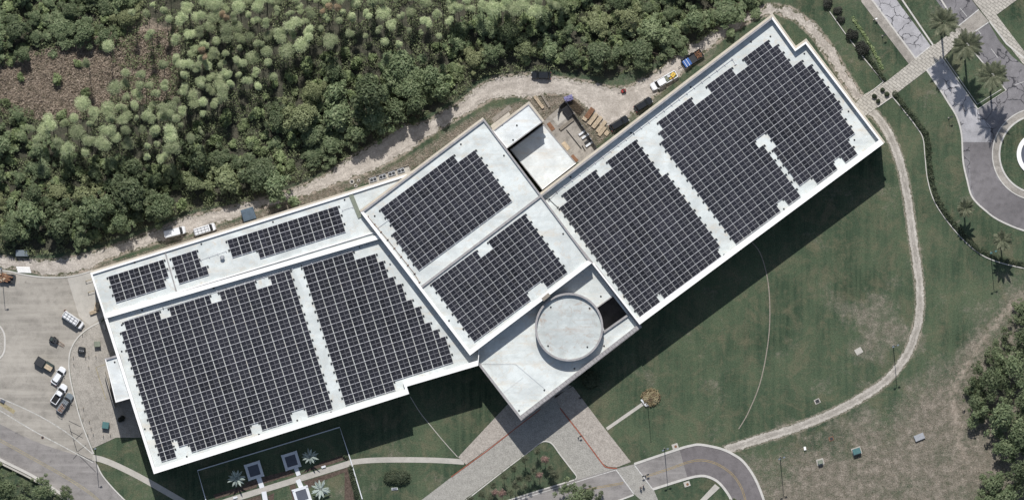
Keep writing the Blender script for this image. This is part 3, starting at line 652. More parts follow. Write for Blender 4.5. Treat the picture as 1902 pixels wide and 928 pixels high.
# edges listed poly[i]->poly[i+1]; mats: 0 white, 1 cream, 2 grey
block(STRIP, 80, 76.5, [3.5, 3.5, 1, 1, 1, 8, 3], M['deck'], [0, 0, 0, 0, 0, 0, 0], ledge=(0, 1))
block(MAIN, 79, 70.5, [2, 1, 1, 1, 9, 4, 10, 5], M['deck'], [0, 0, 0, 0, 0, 0, 0, 0])
block(CENTRE, 90, 86, [3, 3, 8, 5, 5, 3], M['deck'], [2, 2, 0, 0, 0, 2], ledge=(5,))
block(CANOPY, 68, 61, [1, 1, 5, 8, 4], M['deck'], [0, 0, 2, 2, 2], hole=[(1108, 571), (1138, 549), (1166, 585), (1124, 617)], wall=M['wall'])
block(EAST, 79, 67, [3, 3, 3, 3, 10, 2.5, 2.5], M['deck'], [2, 0, 0, 0, 0, 0, 2], ledge=(0, 1, 2, 3), ledge_w=0.6)
block(SMALLB, 75, 73.5, [1.5, 1.5, 1.5, 1.5], M['deck2'], [2, 2, 2, 0], ledge=(0, 1))
block(LARGEB, 36, 35, [1.2, 1.2, 1.2, 1.2], M['deck2'], [2, 2, 0, 2])
block(ANNEX, 78, 75, [3.5, 2.5, 2, 1.5], M['deck2'], [2, 2, 0, 0])
# centre wing's cross parapet, strip wing's dividers, canopy cross wall
mb = MB(); mb.prism(wp(band([(781, 534), (1004, 364)], 4.2), zs(89)), zs(84), zs(89.5)); mb.build("cross_parapet", M['greycope'], bld, world_co=True)
mb = MB(); mb.prism(wp(band([(307, 469), (329, 546)], 2.2), zs(78)), zs(76), zs(78)); mb.build("cross_parapet", M['greycope'], bld, world_co=True)
mb = MB(); mb.prism(wp(band([(652, 362), (669, 404)], 8), zs(79)), zs(76), zs(78.5)); mb.build("cross_parapet", M['palegreen'], bld, world_co=True)
mb = MB(); mb.prism(wp(band([(1119, 618), (1166, 585)], 4), zs(64)), zs(60), zs(65)); mb.prism(wp(band([(1107, 572), (1139, 549)], 2), zs(64)), zs(60), zs(62.4)); mb.build("cross_parapet", M['greycope'], bld, world_co=True)
mb = MB(); mb.prism(wp([(1108, 571), (1138, 549), (1166, 585), (1124, 617)], 0), 0.02, 0.05); mb.build("court_floor", M['conc_old'], bld, world_co=True)
mb = MB()
hp = wp([(1108, 571), (1138, 549), (1166, 585), (1124, 617)], zs(61))
for i in range(4):
    a, b = hp[i], hp[(i + 1) % 4]; mb.add([(a[0], a[1], 0), (b[0], b[1], 0), (b[0], b[1], zs(61)), (a[0], a[1], zs(61))], [(0, 1, 2, 3)])
mb.build("court_wall", M['slate'], bld, world_co=True)
# extra ledges near the service block
mb = MB(); mb.prism(wp([(911, 234), (943, 205.5), (948, 213), (916, 241.5)], zs(60)), zs(55), zs(60)); mb.build("ledge", M['cream'], bld, world_co=True)
# drum
def ring(mb, c, ro, ri, z0, z1, zi, n=72, mi=0, mii=1):
    vs = []
    for i in range(n):
        a = 2 * math.pi * i / n; ca, sa = math.cos(a), math.sin(a)
        vs += [(c[0] + ro * ca, c[1] + ro * sa, z0), (c[0] + ro * ca, c[1] + ro * sa, z1), (c[0] + ri * ca, c[1] + ri * sa, z1), (c[0] + ri * ca, c[1] + ri * sa, zi)]
    fs = []; ms = []
    for i in range(n):
        o = i * 4; p = ((i + 1) % n) * 4
        mb.add([], [], 0)
        fs += [(o, p, p + 1, o + 1), (o + 1, p + 1, p + 2, o + 2), (o + 2, p + 2, p + 3, o + 3)]; ms += [mi, mi, mii]
    k = len(mb.v); mb.v += vs; mb.f += [tuple(x + k for x in f) for f in fs]; mb.m += ms
dc = W(1057, 607, zs(81)); mb = MB(); ring(mb, dc, 63.0 * S, 59.3 * S, zs(55), zs(81), zs(74)); mb.build("drum", [M['greycope'], M['parwall']], bld, smooth=False, world_co=True)
mb = MB(); mb.sheet([(dc[0] + 60 * S * math.cos(a * math.pi / 36), dc[1] + 60 * S * math.sin(a * math.pi / 36)) for a in range(72)], zs(74.3)); mb.build("drum_roof", M['deck3'], bld, world_co=True)
mb = MB(); p = W(1014, 551, zs(84)); mb.box(p[0], p[1], zs(80), zs(91), 0.9, 2.2, R(-50)); mb.build("roof_ladder", M['wood2'], bld, world_co=True)
# coping stones of the canopy front
zc = zs(68) + 0.015; mb = MB(); A = Vector(W(970, 777, zc)); B = Vector(W(1190, 607, zc)); dl = (B - A); L = dl.length; d = dl.normalized(); nn = Vector((-d.y, d.x, 0)); q = 0
while q < L - 1.0:
    w_ = 0.95; c = A + d * (q + w_ / 2) + nn * 0.42; mb.box(c.x, c.y, zc - 0.02, zc + 0.09 + 0.03 * (int(q * 3) % 2), w_ - 0.1, 0.95, math.atan2(d.y, d.x)); q += w_
mb.build("coping_stones", M['greycope'], bld, world_co=True)
# roof drains, pipes and wires
drains = {67: [(1431, 68), (1395, 78), (1283, 162), (1494, 100), (1576, 207), (1587, 260), (1456, 388), (1345, 473), (1233, 558), (1172, 247), (1060, 329)],
          86: [(936, 289), (696, 401), (1046, 434), (834, 595), (856, 268), (723, 475)], 73.5: [(960, 233), (933, 232), (953, 260)],
          61: [(1116, 550), (1067, 684), (1011, 724), (964, 762), (1122, 642)], 74.3: [(1023, 570), (1095, 572), (1018, 642), (1091, 644)],
          70.5: [(226, 603), (226, 652), (269, 796), (347, 847), (323, 828), (481, 806), (552, 780), (615, 765), (711, 725), (264, 576), (397, 535), (530, 494), (663, 452), (726, 601), (692, 642 - 60)],
          76.5: [(374, 453), (507, 412), (640, 371), (250, 487), (1e9, 0)], 75: [(213, 672)]}
for dk, pts in drains.items():
    for px, py in pts:
        if px > 5000: continue
        z = zs(dk); p = W(px, py, z)
        mb = MB(); mb.tube((p[0], p[1], z), (p[0], p[1], z + 0.16), 0.24, 0.20, 10); mb.build("roof_drain", M['dark'], bld, world_co=True)
def pipe(pts, dk, r=0.05, m='rail', posts=True):
    z = zs(dk) + 0.22; mb = MB()
    for a, b in zip(pts[:-1], pts[1:]):
        p, q = Vector(W(a[0], a[1], z)), Vector(W(b[0], b[1], z)); mb.tube(p, q, r, n=6)
        k = max(1, int((q - p).length / 2.2)) if posts else 0
        for i in range(k + 1 if k else 0):
            c = p.lerp(q, i / k); mb.box(c.x, c.y, zs(dk), z + 0.1, 0.14, 0.55, math.atan2(q.y - p.y, q.x - p.x))
    mb.build("conduit", M[m], bld, world_co=True)
pipe([(1019, 372), (1034, 357), (1177, 248), (1360, 110), (1366, 120)], 67)
pipe([(240, 592), (303, 572), (420, 536), (560, 493), (668, 459), (690, 452)], 70.5)
pipe([(373, 482), (420, 466)], 76.5, 0.04); pipe([(636, 390), (655, 384)], 76.5, 0.04)
pipe([(683, 402), (720, 445), (770, 508), (779, 524)], 86, 0.05, 'rust'); pipe([(700, 424), (722, 408)], 86)
pipe([(1005, 367), (1020, 370), (1036, 385)], 67, 0.06, 'dark')
pipe([(882, 675), (957, 675), (1013, 722)], 61, 0.03, 'rail', False); pipe([(935, 728), (972, 700)], 61, 0.02, 'rail', False)
pipe([(308, 502), (318, 500)], 76.5, 0.04, 'rail', False)
for px, py in ((413, 478),):
    z = zs(76.5); p = W(px, py, z)
    mb = MB(); mb.tube((p[0], p[1], z), (p[0], p[1], z + 0.9), 0.42, n=16); mb.tube((p[0], p[1], z + 0.9), (p[0], p[1], z + 1.15), 0.6, 0.35, n=16); mb.build("roof_vent", M['metal'], bld, world_co=True)

# ------------------------------------------------------------------ solar arrays
PU, PV = 9.8, 16.8
def panel_mesh(PU):
    w, l, t = (PU - 0.9) * S, 16.15 * S, 0.045; mb = MB()
    mb.box(0, 0, -t, 0, w, l, 0, 1)
    for j in (-1, 1):
        x0, x1 = -w / 2 + 0.03, w / 2 - 0.03; y0, y1 = (0.045, l / 2 - 0.02) if j > 0 else (-l / 2 + 0.02, -0.045)
        mb.add([(x0, y0, 0.004), (x1, y0, 0.004), (x1, y1, 0.004), (x0, y1, 0.004)], [(0, 1, 2, 3)], 0)
    return mb
def solar(label, poly, holes, origin, ang, deck, name="solar_array", grp="solar arrays on the white roofs"):
    PU = 9.8 if ang < 20 else 9.4; PV = 16.8; zd = zs(deck); z0 = zd + 0.34; k = (H - z0) / H
    th = R(ang)
    u = Vector((math.cos(th), -math.sin(th))); v = Vector((math.sin(th), math.cos(th)))     # photo px directions
    c0 = Vector((sum(p[0] for p in poly) / len(poly), sum(p[1] for p in poly) / len(poly)))
    t = thing(name, label, "solar array", W(c0.x, c0.y, zd), th, grp)
    O = Vector(origin); cells = []
    # tidy grid range
    us = [(Vector(p) - O).dot(u) / PU for p in poly]; vs_ = [(Vector(p) - O).dot(v) / PV for p in poly]
    for i in range(int(min(us)) - 2, int(max(us)) + 2):
        for j in range(int(min(vs_)) - 2, int(max(vs_)) + 2):
            c = O + u * ((i + .5) * PU) + v * ((j + .5) * PV)
            if pin(poly, c.x, c.y) and not any(pin(h, c.x, c.y) for h in holes): cells.append((i, j, c))
    def loc(c): d = (c - c0) * S * k; return Vector((d.dot(u), -d.dot(v), 0))
    cells.sort(key=lambda q: (q[2] - c0).length)
    proto = None; rest = MB(); tilt = R(6.0)
    pm = panel_mesh(PU)
    cols = set((i, j) for i, j, _ in cells)
    for n, (i, j, c) in enumerate(cells):
        sgn = 1 if i % 2 == 0 else -1; p = loc(c); p.x += sgn * 0.2 * S
        rot = Matrix.Rotation(sgn * -tilt, 4, 'Y')
        mx = Matrix.Translation((p.x, p.y, 0.34)) @ rot
        if n < 100:
            if proto is None:
                proto = MB(); proto.v = list(pm.v); proto.f = list(pm.f); proto.m = list(pm.m)
                o = proto.build("solar_panel", [M['cells'], M['pframe']], t); first = o
            else:
                o = first.copy(); COL.objects.link(o); o.parent = t
            o.matrix_local = mx
        else:
            rest.add([mx @ Vector(q) for q in pm.v], pm.f); rest.m[-len(pm.f):] = pm.m
    if rest.f:
        o = rest.build("solar_panels", [M['cells'], M['pframe']], t); o["kind"] = "stuff"
    # racking: rails along every row boundary and clamps at row ends
    mb = MB(); cl = MB()
    rows = {}
    for i, j, c in cells: rows.setdefault(j, []).append(i)
    for (i, j) in cols:
        for dj in (0, 1):
            if dj == 0 or (i, j + 1) not in cols:
                p = loc(O + u * ((i + .5) * PU) + v * ((j + dj) * PV)); mb.box(p.x, p.y, 0.30, 0.365, PU * S * 1.0, 0.10)
        for di in (0, 1):
            if (i + (1 if di else -1), j) not in cols and not any((i + (1 if di else -1), j + q) in cols for q in (0,)):
                p = loc(O + u * ((i + di + (0.14 if di else -0.14)) * PU) + v * ((j + 0.12) * PV)); cl.box(p.x, p.y, 0.02, 0.30, 0.26, 0.42)
                cl.box(p.x + (0.2 if di else -0.2) , p.y - 0.1, 0.02, 0.24, 0.12, 0.5)
    mb.build("racking", M['rail'], t)["kind"] = "stuff"; cl.build("ballast_blocks", M['dark'], t)["kind"] = "stuff"
    return len(cells)
WA, EA = 17.3, 36.6
cnt = []
cnt.append(solar("small dark solar array at the far left end of the narrow west roof strip", [(200, 513), (303, 481), (313, 513), (304, 517), (308, 535), (214, 563)], [], (200.5, 513.5), WA, 76.5))
cnt.append(solar("smallest dark solar array, right of the thin roof divider on the west strip", [(317, 478), (364, 463), (373, 492), (383, 490), (388, 508), (331, 526)], [], (317.5, 478.5), WA, 76.5))
cnt.append(solar("long narrow three-row solar array on the west strip near its right end", [(421, 446), (632, 380.5), (647, 430), (483, 480.5), (478, 465), (432, 479)], [], (421.5, 446), WA, 76.5))
cnt.append(solar("largest west wing solar array, left of the white roof aisle", [(229, 613), (234, 611), (231, 595), (538, 502), (613, 752), (607, 766), (570, 778), (566, 764), (540, 772), (543, 787), (490, 803), (484, 790), (468, 795), (470, 808), (362, 842), (357, 828), (337, 833), (333, 818), (316, 822), (328, 853), (297, 863), (262, 746), (268, 743), (236, 635)],
    [[(293, 573), (318, 565), (322, 588), (299, 596)], [(386, 545), (409, 538), (414, 559), (390, 567)], [(475, 517), (499, 510), (503, 530), (479, 538)]], (229.5, 597), WA, 70.5))
cnt.append(solar("west wing solar array with a stepped right edge, right of the white roof aisle", [(561, 495), (657, 465), (661, 480), (682, 474), (688, 468), (697, 473), (711, 484), (716, 503), (729, 514), (744, 526), (752, 548), (763, 556), (778, 570), (785, 592), (796, 599), (810, 612), (825, 625), (841, 678), (763, 703), (733, 712), (738, 726), (644, 753), (577, 548), (568, 520)], [], (561.5, 495.5), WA, 70.5))
cnt.append(solar("square solar array on the upper half of the high centre roof", [(705, 388), (838, 287), (847, 300), (878, 277), (950, 371), (781, 499), (763, 475), (760, 470), (740, 445), (732, 436), (738, 425)], [], (705.5, 388.5), EA, 86))
cnt.append(solar("solar array on the lower half of the high centre roof, beside the drum", [(800, 520), (880, 466), (889, 479), (917, 461), (908, 446), (972, 398), (1053, 504), (1018, 532), (1010, 519), (974, 546), (983, 559), (879, 635), (800, 524)], [], (800.5, 526.5), EA, 86))
cnt.append(solar("east wing solar array nearest the centre roof, left of the pale aisle", [(1036, 383), (1052, 375), (1043, 361), (1180, 255), (1335, 456), (1331, 462), (1338, 474), (1233, 554), (1222, 539), (1213, 545), (1224, 561), (1190, 587), (1050, 405)], [[(1100, 316), (1127, 297), (1137, 310), (1110, 330)]], (1036.5, 366.5), EA, 67))
cnt.append(solar("largest east wing solar array, right of the pale aisle", [(1221, 240), (1232, 232), (1221, 224), (1352, 126), (1420, 73), (1428, 83), (1437, 79), (1470, 121), (1482, 110), (1493, 120), (1504, 118), (1565, 199), (1558, 206), (1587, 245), (1574, 254), (1591, 282), (1568, 304), (1560, 290), (1545, 300), (1554, 310), (1513, 341), (1506, 330), (1481, 346), (1486, 363), (1460, 382), (1451, 370), (1438, 378), (1447, 394), (1370, 452), (1230, 262)],
    [[(1284, 180), (1308, 160), (1318, 174), (1294, 190)], [(1352, 126), (1375, 110), (1386, 122), (1362, 138)], [(1404, 263), (1425, 245), (1438, 266), (1436, 276), (1428, 284)], [(1421, 268), (1429, 266), (1484, 345), (1475, 350)]], (1221.5, 226.5), EA, 67))
print("panels", cnt, sum(cnt))

# ------------------------------------------------------------------ vehicles
def loft(mb, secs, mi=0, cap=True):
    """secs: list of (z, polygon) with equal vertex counts"""
    n = len(secs[0][1]); vs = [(p[0], p[1], z) for z, P in secs for p in P]; fs = []
    for k in range(len(secs) - 1):
        for i in range(n): fs.append((k * n + i, k * n + (i + 1) % n, (k + 1) * n + (i + 1) % n, (k + 1) * n + i))
    if cap: fs += [tuple((len(secs) - 1) * n + i for i in range(n)), tuple(range(n))[::-1]]
    mb.add(vs, fs, mi); return mb
def plan(x0, x1, hw, r, n=4, r2=None):
    """rounded rectangle outline, nose at +x"""
    out = []; r2 = r2 or r
    for cx_, cy_, rr, a0 in ((x1 - r, hw - r, r, 0), (x0 + r2, hw - r2, r2, 90), (x0 + r2, -hw + r2, r2, 180), (x1 - r, -hw + r, r, 270)):
        order = range(n + 1)
        for i in order: a = R(a0 + 90 * i / n); out.append((cx_ + rr * math.cos(a), cy_ + rr * math.sin(a)))
    return out
def vehicle(kind, label, cat, px, py, ang, paint, L=5.0, Wd=1.95, name=None, group=None, rack=False, bedm='black'):
    """ang: heading of the nose in picture degrees above 'right' (counter-clockwise)"""
    t = thing(name or kind, label, cat, W(px, py, 0), R(ang), group); h = L / 2; hw = Wd / 2; P = M[paint]
    van = kind == "van"; pk = kind == "pickup_truck"
    mb = MB(); belt = 1.0 if not van else 1.15
    A = plan(-h, h, hw, 0.55, r2=0.25); B = plan(-h + .03, h - .08, hw - .03, 0.55, r2=0.22); C = plan(-h + .08, h - .25, hw - .12, 0.5, r2=0.2)
    loft(mb, [(0.32, plan(-h + .1, h - .1, hw - .08, 0.5, r2=.25)), (0.5, A), (0.8, B), (belt, C)]); mb.build("body", P, t, smooth=False)
    if van: cab0, cab1, rf = -h + .1, h - 1.15, 2.2
    elif pk: cab0, cab1, rf = -0.35, h - 1.45, 1.85
    else: cab0, cab1, rf = -h + .35, h - 1.35, 1.75
    base = plan(cab0, cab1 + (.35 if van else .1), hw - .14, 0.2); mid = plan(cab0 + (.03 if van or pk else .35), cab1 - (.25 if van else .55), hw - (.2 if van else .28), 0.2)
    mb = MB(); loft(mb, [(belt - .02, base), (rf - .06, mid)]); mb.build("windows", M['glass'], t)
    rp = plan(cab0 + (.02 if van or pk else .4), cab1 - (.32 if van else .6), hw - (.17 if van else .27), 0.22)
    mb = MB(); loft(mb, [(rf - .08, rp), (rf, [(x * .985, y * .95) for x, y in rp])])
    if van:
        side = plan(cab0, cab1 - .9, hw - .1, 0.15); loft(mb, [(belt - .03, side), (rf - .1, [(x, y * .95) for x, y in side])])
    else:
        for x in ((cab0 + cab1) / 2 - .1,):
            for s in (-1, 1): mb.box(x, s * (hw - .2), belt, rf - .03, 0.1, 0.09)
    mb.build("roof", P, t)
    if pk:
        mb = MB(); mb.box((-h + cab0) / 2 + .04, 0, belt - .01, belt + .012, cab0 + h - .35, Wd - .5); mb.build("bed_floor", M[bedm], t)
        mb = MB()
        for s in (-1, 1): mb.box((-h + cab0) / 2 + .02, s * (hw - .17), belt - .05, belt + .22, cab0 + h - .2, 0.16)
        mb.box(-h + .14, 0, belt - .05, belt + .2, 0.14, Wd - .4); mb.build("bed_sides", P, t)
    for sx in (-1, 1):
        for sy in (-1, 1):
            mb = MB(); x = sx * (h - .95); mb.tube((x, sy * (hw - .24), 0.36), (x, sy * (hw + .005), 0.36), 0.36, n=18)
            o = mb.build("wheel", M['black'], t); mb = MB(); mb.tube((x, sy * (hw - .02), 0.36), (x, sy * (hw + .02), 0.36), 0.2, n=12); mb.build("rim", M['metal'], o)
    for sy in (-1, 1):
        mb = MB(); mb.box(h - .14, sy * (hw - .42), .66, .84, .2, .36, sy * -.3); mb.build("headlight", M['lamp'], t)
        mb = MB(); mb.box(-h + .02, sy * (hw - .2), .7, .95, .1, .22); mb.build("taillight", M['red'], t)
        mb = MB(); mb.box(cab1 - .15, sy * (hw + .1), belt, belt + .2, .14, .26); mb.build("side_mirror", P if not van else M['black'], t)
    if rack:
        mb = MB(); x0 = -h + .25; x1 = cab1 - .7 if not pk else cab1 - .6; z = rf + .16
        for s in (-1, 0.0, 1) if van else (-1, 1): mb.box((x0 + x1) / 2, s * (hw - .35), z, z + .05, x1 - x0, .06)
        k = 5
        for i in range(k): mb.box(x0 + (x1 - x0) * i / (k - 1), 0, z + .051, z + .10, .07, Wd - .45)
        for i in range(k):
            for s in (-1, 1): mb.box(x0 + (x1 - x0) * i / (k - 1), s * (hw - .35), (belt if pk else rf - .05), z, .05, .05)
        if pk:
            for s in (-.35, .1, .45): mb.box((x0 + x1) / 2, s, z + .101, z + .16, x1 - x0, .07)
        mb.build("roof_rack", M['dark'] if van and paint == 'white' else M['metal'], t)
    return t
vehicle("van", "white cargo van with a dark ladder rack parked alone on the west lot", "van", 136, 594, -34, 'white', 5.9, 2.05, rack=True)
vehicle("car", "white hatchback car parked beside the two dark green containers", "car", 109, 697, 57, 'white', 4.9, 1.9)
vehicle("pickup_truck", "white pickup truck with an empty black bed on the west lot", "pickup truck", 110, 731, 56, 'white', 5.6, 1.95)
vehicle("pickup_truck", "grey-blue pickup truck with a ladder rack over its bed", "pickup truck", 121, 748, 55, 'greypaint', 5.6, 1.95, rack=True, bedm='rust')
vehicle("van", "white van half hidden under tree branches on the sand track", "van", 325, 431, 14, 'white', 5.6, 2.0)
vehicle("van", "white van with a roof rack beside the blue-grey shed on the sand track", "van", 380.5, 426, 17, 'white', 5.7, 2.0, rack=True)
vehicle("suv", "black suv parked alone at the top edge of the sand clearing", "suv", 1005, 140, 178, 'blackpaint', 4.9, 1.95)
vehicle("suv", "black suv parked behind the white pickup along the east wing", "suv", 1195, 194, 32, 'blackpaint', 4.9, 1.95)
vehicle("suv", "black suv parked nearest the lumber stacks in the yard corner", "suv", 1150, 229, 32, 'blackpaint', 5.2, 1.95)
PT = vehicle("pickup_truck", "white pickup truck loaded with yellow and grey gear, hitched to a trailer", "pickup truck", 1233, 150, 210, 'white', 7.4, 2.05, bedm='palegreen')
# gear lying in the pickup's bed
rr = random.Random(3)
def rel(t, x, y):
    a = t.rotation_euler.z; return (t.location.x + x * math.cos(a) - y * math.sin(a), t.location.y + x * math.sin(a) + y * math.cos(a))
def gear(name, label, cat, x, y, sx, sy, h, m, rz=0.0, z=1.02):
    p = rel(PT, x, y); t = thing(name, label, cat, (p[0], p[1], z), PT.rotation_euler.z + rz)
    mb = MB(); mb.box(0, 0, 0, h, sx, sy, 0, 0, 0.85); mb.build("case_body", M[m], t)
    mb = MB(); mb.box(0, 0, h, h + .07, sx * .9, sy * .9, 0, 0, .95); mb.build("lid", M[m], t); mb = MB(); mb.box(0, 0, h + .07, h + .12, sx * .35, .07); mb.build("handle", M['black'], t)
gear("tool_case", "yellow round-edged tool case at the back of the white pickup's bed", "tool case", -2.7, -0.1, 1.3, 1.1, .5, 'yel', .4)
gear("tool_case", "small yellow case nearer the cab in the loaded pickup's bed", "tool case", -1.75, .35, .6, .5, .35, 'yel', .2)
gear("tool_case", "pale grey gear box in the middle of the loaded pickup's bed", "tool case", -1.6, -.35, .8, .6, .4, 'plinth', -.2)
gear("tool_case", "rusty brown box at the side of the loaded pickup's bed", "tool case", -2.2, .65, .5, .4, .35, 'rust', .3)
gear("tool_case", "greenish box right behind the cab of the loaded pickup", "tool case", -.9, .2, .7, .9, .35, 'palegreen', .1)
# trailer
t = TR = thing("utility_trailer", "dark utility trailer hitched behind the loaded white pickup", "trailer", W(1286, 109), R(33))
mb = MB(); mb.box(0, 0, .55, .66, 5.6, 2.2); mb.build("bed", M['dark'], t)
mb = MB()
for s in (-1, 1): mb.box(0, s * 1.12, .55, 1.15, 5.6, .07); mb.box(s * 2.8, 0, .55, 1.10, .07, 2.3)
mb.build("side_rails", M['dark'], t)
mb = MB(); mb.box(-3.5, 0, .45, .55, 1.5, .12); mb.build("drawbar", M['dark'], t)
for sx in (-.5, .5):
    for s in (-1, 1): mb = MB(); mb.tube((sx, s * 1.18, .36), (sx, s * 1.38, .36), .36, n=14); mb.build("wheel", M['black'], t)
p = W(1276, 117); t = thing("storage_tank", "bright blue box tank with white straps at the front of the trailer", "tank", (p[0], p[1], .66), R(33))
mb = MB(); loft(mb, [(0, plan(-.95, .95, .95, .15)), (.9, plan(-.95, .95, .95, .2)), (1.0, plan(-.8, .8, .8, .2))]); mb.build("tank_body", M['blue'], t)
for x in (-.5, .25): mb = MB(); mb.box(x, 0, 0.05, 1.03, .09, 1.96); mb.build("strap", M['cope'], t)
p = W(1297, 101); t = thing("wood_pile", "loose pinkish-brown wood scraps at the back of the trailer", "wood pile", (p[0], p[1], .66), R(33))
mb = MB()
for i in range(22): mb.box(rr.uniform(-.7, .7), rr.uniform(-.7, .7), rr.uniform(0, .3), rr.uniform(.32, .55), rr.uniform(.5, 1.1), .12, rr.uniform(0, 3))
mb.build("planks", M['rust'], t)["kind"] = "stuff"
# lumber trailer at the left edge
t = thing("flatbed_trailer", "flatbed trailer stacked with tan lumber at the left edge by the kerb", "trailer", W(8, 516), R(-8))
mb = MB(); mb.box(0, 0, .55, .7, 5.6, 2.3); mb.build("bed", M['dark'], t)
for x in (-2, 2):
    for s in (-1, 1): mb = MB(); mb.tube((x, s * .9, .4), (x, s * 1.2, .4), .4, n=14); mb.build("wheel", M['black'], t)
t = thing("lumber_load", "heap of tan boards strapped down on the flatbed trailer", "lumber", (*W(7, 515)[:2], .7), R(-8))
mb = MB()
for i in range(26): mb.box(rr.uniform(-.9, .9), rr.uniform(-.85, .85), rr.uniform(0, .5), rr.uniform(.55, .95), rr.uniform(1.4, 3.0), rr.uniform(.15, .4), rr.uniform(-.5, .5), rr.choice([0, 1]))
mb.build("boards", [M['wood'], M['rust']], t)["kind"] = "stuff"
def stack(name, label, cat, px, py, ang, L, Wd, h, m, n=5, group=None, gap=.04, across=False, base=0.0):
    """boards side by side with bearers beneath"""
    t = thing(name, label, cat, W(px, py), R(ang), group); z = .12
    mb = MB()
    for s in (-.35, .35): mb.box(s * L, 0, 0, .12, .12, Wd)
    mb.build("bearers", M['wood2'], t)
    mb = MB(); w = Wd / n
    lay = max(1, int(h / .14))
    for k in range(lay):
        for i in range(n):
            j = rr.uniform(-.06, .06); mb.box(j, -Wd / 2 + w * (i + .5), z + k * .14, z + k * .14 + .13, L + rr.uniform(-.1, .1), w - gap)
    o = mb.build("boards", M[m], t); o["kind"] = "stuff"
    return t
stack("lumber_stack", "jumbled tan lumber stack against the west wall corner", "lumber stack", 180, 569, 80, 1.9, 1.1, .9, 'wood', 5)
stack("lumber_stack", "short lumber stack lying crosswise below the jumbled stack by the west wall", "lumber stack", 174, 579, 20, 2.0, .9, .6, 'wood', 4)
for (px, py, a, L_, w_, m, lab, n) in (
    (1001, 190, -53, 3.6, .75, 'wood', "bright narrow plank stack left of its grey twin by the small flat roof", 3),
    (1013, 187, -58, 3.9, .5, 'wood2', "grey narrow plank stack right of the brighter one near the sand", 2),
    (1067, 196, -40, 4.9, 2.1, 'wood', "wide ladder-like stack of spaced brown joists at the yard fence", 12),
    (1095, 210, 55, 2.9, 1.25, 'rust', "rust-brown board stack, first of the row outside the yard fence", 4),
    (1101, 221, 52, 3.3, 1.0, 'wood', "pale lumber stack touching the rust-brown one", 4),
    (1109, 227, 52, 3.4, 1.05, 'wood', "pale lumber stack in the middle of the fence row", 4),
    (1117, 235, 52, 3.4, 1.0, 'wood', "pale lumber stack next to last in the fence row", 4),
    (1086, 221, -35, 1.2, .8, 'wood', "short pale stack tucked at the near end of the rust-brown boards", 3)):
    stack("lumber_stack", lab, "lumber stack", px, py, a, L_, w_, .55, m, n, "lumber stacks around the fenced yard", .16 if n == 12 else .03)
stack("pallet", "small battered pallet at the end of the lumber row near the black suv", "pallet", 1127, 247, 50, 1.2, 1.0, .3, 'wood', 4)
stack("lumber_stack", "last pale lumber stack of the fence row, close to the small pallet", "lumber stack", 1118, 244, 52, 2.6, .9, .5, 'wood', 4, "lumber stacks around the fenced yard")
stack("board_bundle", "long grey-brown boards leaning together in the middle of the yard", "boards", 1052, 231, 38, 4.2, .8, .5, 'wood2', 4)
# yard
flat("yard_floor", [[(1008, 226), (1038, 200), (1063, 215), (1112, 280), (1078, 302), (1060, 300)]], M['conc_old'], 0.05)
t = thing("yard_fence", "dark slatted fence around the storage yard beside the service roofs", "fence", W(1080, 240))
fl = [(1036, 212), (1040, 197), (1050, 187), (1112, 281)]
mb = MB(); ribbon(mb, fl, 1.1, 0.1, 2.0); mb.build("fence_panel", M['dark'], t, world_co=True)
for px, py in ((1036, 212), (1050, 187), (1066, 211), (1081, 234), (1097, 258), (1112, 281)):
    mb = MB(); p = W(px, py); mb.box(p[0], p[1], 0, 2.15, .16, .16); mb.build("fence_post", M['metal'], t, world_co=True)
t = thing("dumpster", "black open waste dumpster in the yard corner by the fence", "dumpster", W(1055, 207), R(-52))
mb = MB(); mb.box(0, 0, .1, 1.4, 2.4, 1.7, 0, 0, 1.08); mb.build("bin_body", M['dark'], t); mb = MB(); mb.box(0, 0, 1.41, 1.44, 2.3, 1.6); mb.build("rubbish", M['black'], t)
def plate(px, py, a, L_, w_, lab, m='rust', z=.05, name="board_sheet"):
    t = thing(name, lab, "board", W(px, py), R(a)); mb = MB(); mb.box(0, 0, z, z + .07, L_, w_); mb.box(.1, .08, z + .07, z + .14, L_ * .93, w_ * .9, .04); mb.build("sheets", M[m], t)
plate(1023, 235, -55, 2.2, 1.0, "rust-brown plywood sheets beside the small roof's corner")
plate(1051, 271, -52, 2.3, 1.1, "tan plywood sheets lying in the yard beside the large service roof", 'wood')
plate(1067, 294, -50, 2.0, .8, "rust-brown sheets in the yard's bottom corner at the east wing")
plate(1040, 221, 37, 3.0, 2.1, "pale concrete-coloured slab panel near the yard gate", 'conc')
plate(932, 213, 37, 5.6, 1.2, "long pale planks laid along the ledge of the small flat roof", 'wood2', zs(60) + .02, "plank_stack")
for i, (px, py, a, L_, m, lab) in enumerate(((1081, 247, 35, 1.9, 'plinth', "upper silver duct piece in the yard"), (1087, 253, 35, 2.0, 'plinth', "middle silver duct piece in the yard"), (1092, 262, 33, 1.9, 'dark', "dark duct piece below the silver ones in the yard"), (1094, 268, 35, 1.9, 'plinth', "lowest silver duct piece in the yard"))):
    t = thing("duct_piece", lab, "duct", W(px, py), R(a), "duct pieces in the yard"); mb = MB(); mb.box(0, 0, .05, .6, L_, .5); mb.build("duct_body", M[m], t)
    mb = MB(); mb.box(L_ / 2, 0, .0, .66, .1, .62); mb.build("flange", M['metal'], t)
